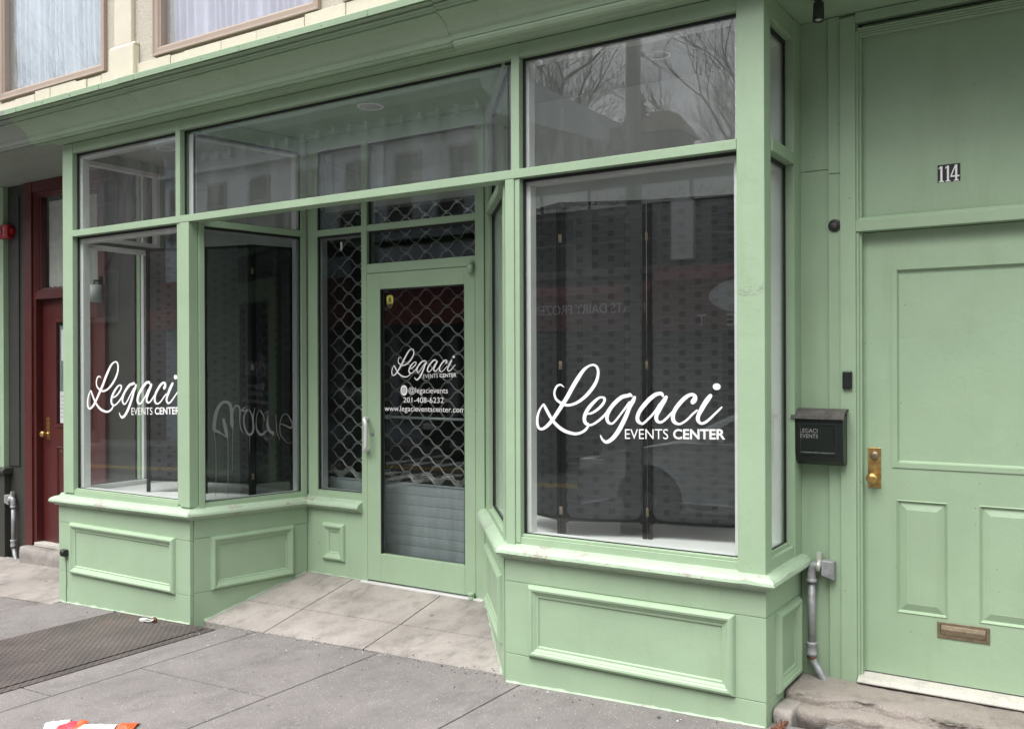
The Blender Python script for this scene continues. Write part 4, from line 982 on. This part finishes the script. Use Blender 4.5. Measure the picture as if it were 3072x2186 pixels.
plate_with_holes(RD, -8.318, -7.36, .045, 2.262, -.045, [(-8.085, -7.58, 1.13, 2.053), (-8.10, -7.86, .368, .922), (-7.80, -7.56, .368, .922)])
field(RD, -8.085, -7.58, 1.13, 2.053, 0, [(0, -.045), (-.03, -.043), (-.028, -.033), (0, -.033), (.004, -.052), (.006, -.060)])
for a, b in ((-8.10, -7.86), (-7.80, -7.56)): field(RD, a, b, .368, .922, 0, [(0, -.045), (.006, -.041), (.014, -.055), (.05, -.044), (.052, -.045)])
RD.box(-8.318, -7.36, -.09, -.062, .045, 2.262)
RD = RD.build('red_door', 'red paint', NB)
g = MB(**FN); g.box(-8.078, -7.587, -.0455, -.0435, 1.137, 2.046); dp = g.build('door_pane', 'darkened glass', RD)
curtain(RD, FN, -8.06, -7.60, 1.15, 2.02, -.0525, 'curtain', 16, .004, 'door_curtain')
# papers taped on the red door
g = MB(**FN); g.box(-8.016, -7.80, -.040, -.0392, 1.702, 1.985); g.cur = 1
stroke(g, [(-7.955, 1.95, .006), (-7.962, 1.90, .008), (-7.955, 1.86, .006), (-7.92, 1.87, .004)], -.0385); stroke(g, [(-7.90, 1.95, .006), (-7.962, 1.93, .008), (-7.965, 1.90, .010)], -.0383)
stroke(g, [(-7.955, 1.84, .006), (-7.968, 1.80, .009), (-7.958, 1.76, .006), (-7.92, 1.75, .005)], -.0385); stroke(g, [(-7.95, 1.96, .005), (-7.90, 1.965, .007), (-7.87, 1.93, .006)], -.0385)
g.build('notice_paper', ['paper', 'dark ink'], RD)
g = MB(**FN); g.box(-8.037, -7.81, -.040, -.0392, 1.14, 1.426); g.cur = 1
for i, tx in enumerate(['PACKAGES for', '116 can be left', 'with the barber', 'BARBER shop in', 'front, white door', 'ALSO 116']):
    z = 1.372-i*.0365; text_into(g, tx, -8.022, -8.022+.0145*len(tx), z, z+.016, -.0389)
g.build('notice_paper', ['paper', 'dark ink'], RD)
g = MB(**FN); g.box(-8.262, -8.212, -.045, -.041, .981, 1.185); lp = g.build('lock_plate', 'brass', RD, bevel=.0015)
g = MB(**FN); g.lathe((-8.237, -.041, 1.035), (0, 1, 0), [(0, .018), (.004, .018), (.006, .010), (.030, .010), (.036, .020), (.048, .028), (.060, .027), (.068, .018), (.070, .001)], 22); g.build('door_knob', 'brass', lp)
g = MB(**FN); g.box(-8.33, -7.34, -.09, .04, .012, .044); g.build('door_sill', 'white threshold', NB, bevel=.003)
rock('concrete_step', -8.44, -7.0, .58, .74, -.3, .008, 'pale concrete', NB, j=.006, front=.012, nx=30)
# next bay: dark bulkhead, green window frame
g = MB(**FN); g.box(-12, -8.79, -.2, .06, -.6, .66); g.build('bulkhead', 'charcoal paint', NB, bevel=.002)
g = MB(**FN); g.prismu([(0, .70), (.075, .70), (.10, .68), (.10, .655), (.06, .645), (0, .645)], -12, -8.745); g.build('window_sill', 'charcoal paint', NB, bevel=.003)
g = MB(**FN); g.box(-8.885, -8.815, -.02, .05, .70, 3.346); g.box(-12, -8.886, -.02, .04, .70, .76); g.box(-12, -8.886, -.02, .045, 2.66, 2.71); g.box(-12, -8.886, -.02, .04, 3.27, 3.346); g.build('window_frame', G_, NB, bevel=.003)
g = MB(**FN); g.box(-12, -8.886, -.012, -.006, .76, 3.27); g.build('window_pane', 'darkened glass', NB)
g = MB(**FN); g.box(-12, -9.2, -1.3, -1.2, 0, 3.3); g.build('room_wall', 'interior dark', NB)
pipe('grey steel standpipe beside the dark bulkhead, left of the red door', -8.665, .655, .395, -.10, .0185, -.075)
WL = thing('wall_lamp', 'small white drum lamp right of the red door, seen through the left bay', 'lamp', (-7.30, .62, 2.2))
g = MB(); g.lathe((-7.30, -.60, 2.20), (0, 0, 1), [(0, .058), (.0, .062), (.145, .062), (.145, .058), (.01, .055)], 24); g.build('lamp_shade', 'sign white', WL)
g = MB(); g.box(-7.33, -7.27, -.699, -.665, 2.28, 2.42); g.tube([(-7.30, -.68, 2.38), (-7.30, -.60, 2.38), (-7.30, -.60, 2.345)], .01, 8); g.build('lamp_bracket', 'charcoal paint', WL)
FA = thing('fire_alarm', 'red fire alarm horn strobe on the charcoal wall left of the red door', 'fire alarm', (-8.77, .70, 2.92))
g = MB(**FN); g.box(-8.86, -8.70, .013, .075, 2.855, 2.985); b_ = g.build('alarm_body', 'red plastic', FA, bevel=.010)
g = MB(**FN); g.box(-8.71, -8.665, .013, .05, 2.895, 2.945); g.build('side_bracket', 'red plastic', b_, bevel=.006)
g = MB(**FN); g.lathe((-8.835, .076, 2.925), (0, 1, 0), [(0, .030), (.008, .030), (.022, .022), (.030, .010), (.031, .001)], 16); g.build('strobe_lens', 'clear lens', b_)
g = MB(**FN)
for i, ch in enumerate('FIRE'): text_into(g, ch, -8.760, -8.748, 2.952-i*.024, 2.968-i*.024, .0765)
g.build('alarm_lettering', 'white vinyl', b_)

# ================================================================== ACROSS THE STREET (seen mirrored in the glass)
def part(parent, name, mat, *boxes, bevel=0):
    g = MB()
    for b in boxes: g.box(*b)
    return g.build(name, mat, parent, bevel=bevel)
def windows(parent, spec, n, mat='far window', fm='facade stone'):
    for (x0, x1, z0, z1) in spec:
        f = MB(); f.rect_mould(x0, x1, z0, z1, [(0, n+.05), (.07, n+.05), (.07, n), (0, n)]); f.box(x0+.07, x1-.07, n, n+.03, (z0+z1)/2-.025, (z0+z1)/2+.025); f.box(x0-.06, x1+.06, n, n+.12, z0-.10, z0-.001)
        w = f.build('window', fm, parent); MB().box(x0+.07, x1-.07, n-.02, n+.01, z0+.07, z1-.07).build('pane', mat, w)
B1 = thing('corner_building', 'blue-grey rendered building with bracketed cornice across the street', 'building', (-18, -15, -1))
part(B1, 'wall', 'facade blue grey', (-25.5, -12.9, 14.8-.0, 24, -2, 9.1))
g = MB(); g.prismu([(14.8, 8.15), (14.35, 8.35), (14.2, 8.55), (14.2, 8.75), (14.6, 8.8), (14.6, 9.2), (14.8, 9.2)], -25.55, -12.85); g.prismu([(14.8, 7.5), (14.6, 7.55), (14.6, 7.65), (14.8, 7.7)], -25.6, -12.8)
for i in range(21): g.box(-25.3+i*.6, -25.18+i*.6, 14.62, 14.8, 7.9, 8.16)
g.build('cornice', 'facade blue grey', B1)
MBR = MB; wl = [(c-.43, c+.43) for c in (-17.3, -15.5, -13.75, -19.2, -21.1, -23.0, -24.8)]
g = MB(); 
def bwin(parent, spec, n0):
    for (x0, x1, z0, z1) in spec:
        f = MB(); f.rect_mould(x0, x1, z0, z1, [(0, n0-.02), (.0, n0-.07), (.08, n0-.07), (.08, n0-.02)]); f.box(x0+.08, x1-.08, n0-.05, n0-.02, (z0+z1)/2-.03, (z0+z1)/2+.03); f.box(x0-.08, x1+.08, n0-.16, n0, z0-.1, z0-.001)
        w = f.build('window', 'facade stone', parent); MB().box(x0+.08, x1-.08, n0-.03, n0+.02, z0+.08, z1-.08).build('pane', 'far window', w)
bwin(B1, [(a, b, 5.75, 7.2) for a, b in wl], 14.8)
part(B1, 'corner_pilaster', 'facade blue grey', (-18.55, -18.15, 14.68, 14.8, 4.3, 7.5), (-13.15, -12.9, 14.68, 14.8, 4.3, 7.5), (-16.5, -16.3, 14.72, 14.8, 4.3, 7.5))
part(B1, 'shop_fascia', 'awning red', (-25.4, -13.0, 14.5, 14.8, 3.35, 4.25))
part(B1, 'fascia_stripe', 'teal', (-25.4, -13.0, 14.44, 14.5, 3.12, 3.24))
part(B1, 'shop_awning', 'awning orange red', (-25.4, -13.0, 14.0, 14.8, 3.24, 3.345), (-25.4, -13.0, 14.0, 14.02, 2.75, 3.23))
bwin(B1, [(-17.3+i*2.1, -15.6+i*2.1, .2, 2.6) for i in range(-3, 2)], 14.8)
g = MB(); gp = [(14.8, -2), (14.8, 7.7), (24, 6.2), (24, -2)]
B2 = thing('market_building', 'low carved stone-fronted market with a dark red awning across the street', 'building', (-8, -15, -1))
part(B2, 'wall', 'facade stone', (-12.85, -1.5, 14.82, 24, -2, 5.95)); part(B2, 'parapet', 'facade stone', (-12.85, -1.4, 14.6, 15.2, 5.95, 6.12))
g = MB()
for i in range(9):
    x = -12.6+i*1.25; g.box(x, x+1.15, 14.72, 14.82, 5.2, 5.62); g.lathe((x+.57, 14.72, 5.41), (0, -1, 0), [(0, .16), (.03, .15), (.05, .1), (.04, .05), (.07, .001)], 14)
    g.tube(catmull([(x+.1, 14.72, 5.3), (x+.2, 14.70, 5.5), (x+.32, 14.72, 5.32), (x+.38, 14.7, 5.5)], 3), .03, 5); g.tube(catmull([(x+1.05, 14.72, 5.3), (x+.95, 14.70, 5.5), (x+.83, 14.72, 5.32), (x+.77, 14.7, 5.5)], 3), .03, 5)
g.build('carved_frieze', 'sign white', B2)
g = MB(); g.box(-8.1, -7.6, 14.66, 14.82, 3.9, 5.19); g.box(-12.85, -12.4, 14.66, 14.82, 3.9, 5.19); g.box(-3.6, -3.1, 14.66, 14.82, 3.9, 5.19); g.build('pilaster', 'sign white', B2)
bwin(B2, [(-12.2, -10.5, 3.75, 5.1), (-10.2, -8.4, 3.75, 5.1), (-7.3, -5.7, 3.75, 5.1), (-5.4, -3.8, 3.75, 5.1)], 14.82)
g = MB(); g.box(-11.9, -10.2, 14.78, 14.86, .2, 2.5); g.box(-9.9, -8.6, 14.78, 14.86, .2, 2.5); g.box(-7.0, -5.2, 14.78, 14.86, .2, 2.3); g.build('shop_window', 'far window', B2)
g = MB(); g.prismu([(14.82, 3.45), (14.3, 3.42), (14.0, 3.2), (14.0, 2.4), (14.82, 2.4)], -12.7, -8.35); g.prismu([(14.82, 3.75), (14.1, 3.68), (13.85, 3.4), (13.85, 2.35), (14.82, 2.35)], -8.2, -2.2)
aw = g.build('awning', 'awning red', B2)
FO = dict(P=(0, -14.0), d=(-1, 0))     # letters face the green shop
g = MB(**FO); text_into(g, 'MEATS DAIRY FROZEN', 8.4, 11.25, 2.76, 2.98, .005)
g.build('awning_lettering', 'sign white', aw)
g = MB(P=(0, -13.85), d=(-1, 0))
for i, ch in enumerate('MARKET'): text_into(g, ch, 3.9+i*.62, 4.08+i*.62, 2.42, 2.66, .005)
g.build('awning_lettering', 'sign white', aw)
g = MB(P=(0, -13.85), d=(-1, 0)); b = g.add([(6.15+.78*math.cos(q), .012, 3.02+.34*math.sin(q)) for q in [math.pi*j/16 for j in range(32)]]); g.face(range(b, b+32)); g.build('oval_sign', 'sign white', aw)
B4 = thing('long_building', 'long dark brick building at the far left of the opposite side of the street', 'building', (-38, -15, -1))
part(B4, 'wall', 'facade brick', (-62, -25.6, 15, 26, -3, 9.5)); part(B4, 'cornice', 'facade stone', (-62.2, -25.62, 14.7, 15, 9.2, 9.7))
bwin(B4, [(-29.5-i*2.6, -28.2-i*2.6, z, z+1.7) for i in range(6) for z in (3.2, 6.3)], 15)
B5 = thing('sky_blocking_building', 'tall cream building on the opposite side of the street, behind the photographer', 'building', (12, -15, 0))  # added out of view to keep low sky light off the upper recess
part(B5, 'wall', 'facade stone', (-1.0, 34, 15, 26, -2, 11)); part(B5, 'cornice', 'facade stone', (-1.2, 34.2, 14.5, 15, 10.5, 11.2))
bwin(B5, [(.4+i*2.6, 1.7+i*2.6, z, z+1.9) for i in range(7) for z in (3.6, 7.0)], 15)
B3 = thing('brick_turret', 'small brick roof house with a hipped top behind the market', 'building', (-7.9, -21, 0))
part(B3, 'wall', 'facade brick', (-11.6, -10.5, 20.6, 22, 5, 8.3)); g = MB(); g.loft([[(-11.75, 20.4, 8.3), (-10.35, 20.4, 8.3), (-10.35, 22.2, 8.3), (-11.75, 22.2, 8.3)], [(-11.35, 20.8, 8.95), (-10.75, 20.8, 8.95), (-10.75, 21.6, 8.95), (-11.35, 21.6, 8.95)]], smooth=False); g.build('roof', 'facade brick', B3)
# sloping side wall of the corner building
g = MB(); g.loft([[(-12.9, 14.9, 7.9), (-12.9, 22, 7.9), (-12.9, 22, 3), (-12.9, 14.9, 3)], [(-9.0, 17.5, 6.6), (-9.0, 22, 6.6), (-9.0, 22, 3), (-9.0, 17.5, 3)]], smooth=False); g.build('side_wing', 'facade stone', B1)
# lamp post on our kerb
LP = thing('lamp_post', 'tall grey steel lamp post at the near kerb', 'lamp post', (-4.16, -4.5, -.1))
g = MB(); g.lathe((-4.16, 4.5, -.12), (0, 0, 1), [(0, .15), (.25, .15), (.3, .10), (.5, .092), (7.5, .07)], 16); g.build('pole', 'charcoal paint', LP)
g = MB(); g.box(-4.40, -4.27, 4.46, 4.54, 3.86, 4.1); g.box(-4.29, -4.22, 4.48, 4.52, 3.95, 3.99); g.build('signal_bracket', 'charcoal paint', LP)
g = MB(); g.tube(catmull([(-4.16, 4.5, 7.3), (-4.16, 4.7, 7.7), (-4.16, 5.4, 7.95), (-4.16, 6.2, 8.0)], 4), .045, 10); g.box(-4.28, -4.04, 6.0, 6.6, 7.9, 8.02); g.build('lamp_arm', 'charcoal paint', LP)
# bare trees and an evergreen
def bare_tree(x, y, h, label, seed, spread=.55, zb=-.5):
    rr = random.Random(seed); t = thing('bare_tree', label, 'tree', (x, y, zb), 'bare trees across the street'); tr = MB(); cr_ = MB()
    def grow(p, d, L, r, lev):
        n = 4; pts = [p]; q = p.copy(); dd = d.copy()
        for i in range(n):
            dd = (dd+Vector((rr.uniform(-1, 1), rr.uniform(-1, 1), rr.uniform(-.3, .6)))*.10*(lev+1)**.5).normalized(); q = q+dd*L/n; pts.append(q.copy())
        rad = [r*(1-.25*i/n) for i in range(n+1)]
        (tr if lev < 2 else cr_).tube([tuple(v) for v in pts], rad, 7 if lev < 2 else (4 if lev < 4 else 3), caps=False)
        if lev >= 7 or r < .004: return
        for c in range(2 if lev < 3 or lev > 5 else 3):
            ax = Vector((rr.uniform(-1, 1), rr.uniform(-1, 1), rr.uniform(-.2, .3))).normalized()
            nd = (dd+ax*spread*rr.uniform(.7, 1.25)).normalized(); nd.z = max(nd.z, -.05)
            grow(pts[-1] if c < 2 else pts[-2], nd, L*rr.uniform(.68, .86), rad[-1]*rr.uniform(.66, .84), lev+1)
        if 0 < lev < 6: grow(pts[3], (dd+Vector((rr.uniform(-1, 1), rr.uniform(-1, 1), .4)).normalized()*.6).normalized(), L*.5, rad[3]*.42, lev+2)
        if lev > 0: grow(pts[2], (dd+Vector((rr.uniform(-1, 1), rr.uniform(-1, 1), .2)).normalized()*.8).normalized(), L*.6, rad[2]*.5, lev+1)
    grow(Vector((x, -y, zb)), Vector((0, 0, 1)), h*.26, h*.013, 0)
    tr.build('trunk', 'bark', t); cr_.build('branches', 'bark', t)
bare_tree(-14.6, -23, 21, 'big bare spreading tree behind the market, left of the lamp post in the reflection', 11)
bare_tree(-10.4, -27, 17, 'smaller bare tree behind the brick turret', 5)
bare_tree(-8.0, -28, 18, 'slender bare tree furthest right behind the market', 8)
bare_tree(-19.0, -27, 20, 'bare tree rising behind the blue-grey building', 21)
bare_tree(-27.5, -13.6, 15, 'bare street tree on the far pavement past the corner building', 31, .6, -.9)
EV = thing('evergreen_tree', 'dark conical evergreen behind the market roof', 'tree', (-12.6, -22.5, -.5))
MB().tube([(-12.6, 22.5, -.5), (-12.6, 22.5, 5)], [.2, .12], 8).build('trunk', 'bark', EV)
g = MB(); rr = random.Random(2)
for i in range(4200):
    t_ = rr.random()**.8; z = 2.5+t_*7.6; R_ = (1-t_)*2.9*(.75+.35*math.sin(z*5+rr.random()))+.08; a = rr.uniform(0, 6.283); q = R_*rr.random()**.4
    c = Vector((-12.6+q*math.cos(a), 22.5+q*math.sin(a), z)); s_ = rr.uniform(.10, .24); d1 = Vector((rr.uniform(-1, 1), rr.uniform(-1, 1), rr.uniform(-.5, .5))).normalized()*s_; d2 = d1.cross(Vector((rr.uniform(-1, 1), rr.uniform(-1, 1), 1))).normalized()*s_*.5
    b = g.add([tuple(c-d1), tuple(c+d2), tuple(c+d1), tuple(c-d2)]); g.face((b, b+1, b+2, b+3))
g.build('crown', 'evergreen', EV)
# cars
def car(x0, y0, label, mat, L=4.6, Wd=1.8, H=1.5):
    """x0: nose (pointing to -x), y0: side nearest the green shop"""
    zg = TILT(x0+L/2)-.155; t = thing('parked_car', label, 'car', (x0+L/2, y0-Wd/2, zg), 'cars on the street')
    prof = [(0, .38), (.02, .62), (.12, .74), (.55, .86), (1.25, .98), (2.0, .99), (3.6, 1.0), (4.3, .98), (4.55, .90), (4.6, .55), (4.55, .32)]
    def arch(cx):
        return [(cx+.40*math.cos(q), .33+.40*math.sin(q)) for q in [math.pi*k/8 for k in range(9)]]
    low = [(4.55, .22)]+arch(3.65)+arch(.9)+[(.05, .22)]
    sc = L/4.6; P = [(a*sc, b) for a, b in prof+low]
    n0 = -y0; g = MB()
    R = [(n0+.05, .97), (n0, 1.0), (n0+Wd, 1.0), (n0+Wd-.05, .97)]
    g.loft([[(x0+a, nn, zg+.22+(b-.22)*k) for a, b in P] for nn, k in R], smooth=False)
    body = g.build('body', mat, t, bevel=.02)
    cab = [(1.15, .97), (1.95, 1.36), (2.3, H-.03), (2.9, H), (3.6, H-.05), (4.25, 1.05), (4.3, .97)]
    g = MB(); g.loft([[(x0+a*sc, nn+(-1 if nn > n0+Wd/2 else 1)*max(0, (b-.97))*.32, zg+b) for a, b in cab] for nn in (n0+.07, n0+Wd-.07)], smooth=False); g.build('cabin', mat, t, bevel=.02)
    gl = [(1.45, 1.0), (1.98, 1.32), (2.35, H-.09), (2.9, H-.07), (3.5, H-.11), (3.95, 1.02)]
    g = MB()
    for nn, sgn in ((n0+.058, 1), (n0+Wd-.058, -1)):
        g.loft([[(x0+a*sc, nn+sgn*(max(0, (b-.97))*.32-k), zg+b) for a, b in gl] for k in (0, .014)], smooth=False)
    g.loft([[(x0+a*sc, nn, zg+b) for a, b in ((1.20, 1.0), (1.93, 1.36), (1.90, 1.385), (1.17, 1.02))] for nn in (n0+.2, n0+Wd-.2)], smooth=False)
    g.build('window', 'car window', t)
    for cx in (.9, 3.65):
        for nn, ax in ((n0-.005, 1), (n0+Wd+.005, -1)):
            c = (x0+cx*sc, nn, zg+.325); w = MB(); w.lathe(c, (0, ax, 0), [(0, .20), (.0, .30), (.02, .325), (.2, .325), (.22, .30), (.22, .1)], 28); wh = w.build('wheel', 'tyre', t)
            w = MB(); w.lathe((c[0], c[1]-ax*.004, c[2]), (0, ax, 0), [(0, .06), (.0, .08), (.02, .19), (.0, .205), (.05, .205), (.05, .001)], 20); w.build('rim', 'galvanised steel', wh)
    g = MB(); g.box(x0+.03, x0+.35, n0-.004, n0+.3, zg+.62, zg+.76); g.build('headlight', 'clear lens', t, bevel=.02)
    g = MB(); g.box(x0+1.62*sc, x0+1.78*sc, n0-.16, n0+.02, zg+1.0, zg+1.12); g.build('wing_mirror', mat, t, bevel=.03)
car(-5.25, -5.25, 'silver car parked at the near kerb, mirrored low in the right window', 'car silver')
car(-13.2, -10.6, 'dark car parked at the far kerb', 'car dark', H=1.45)
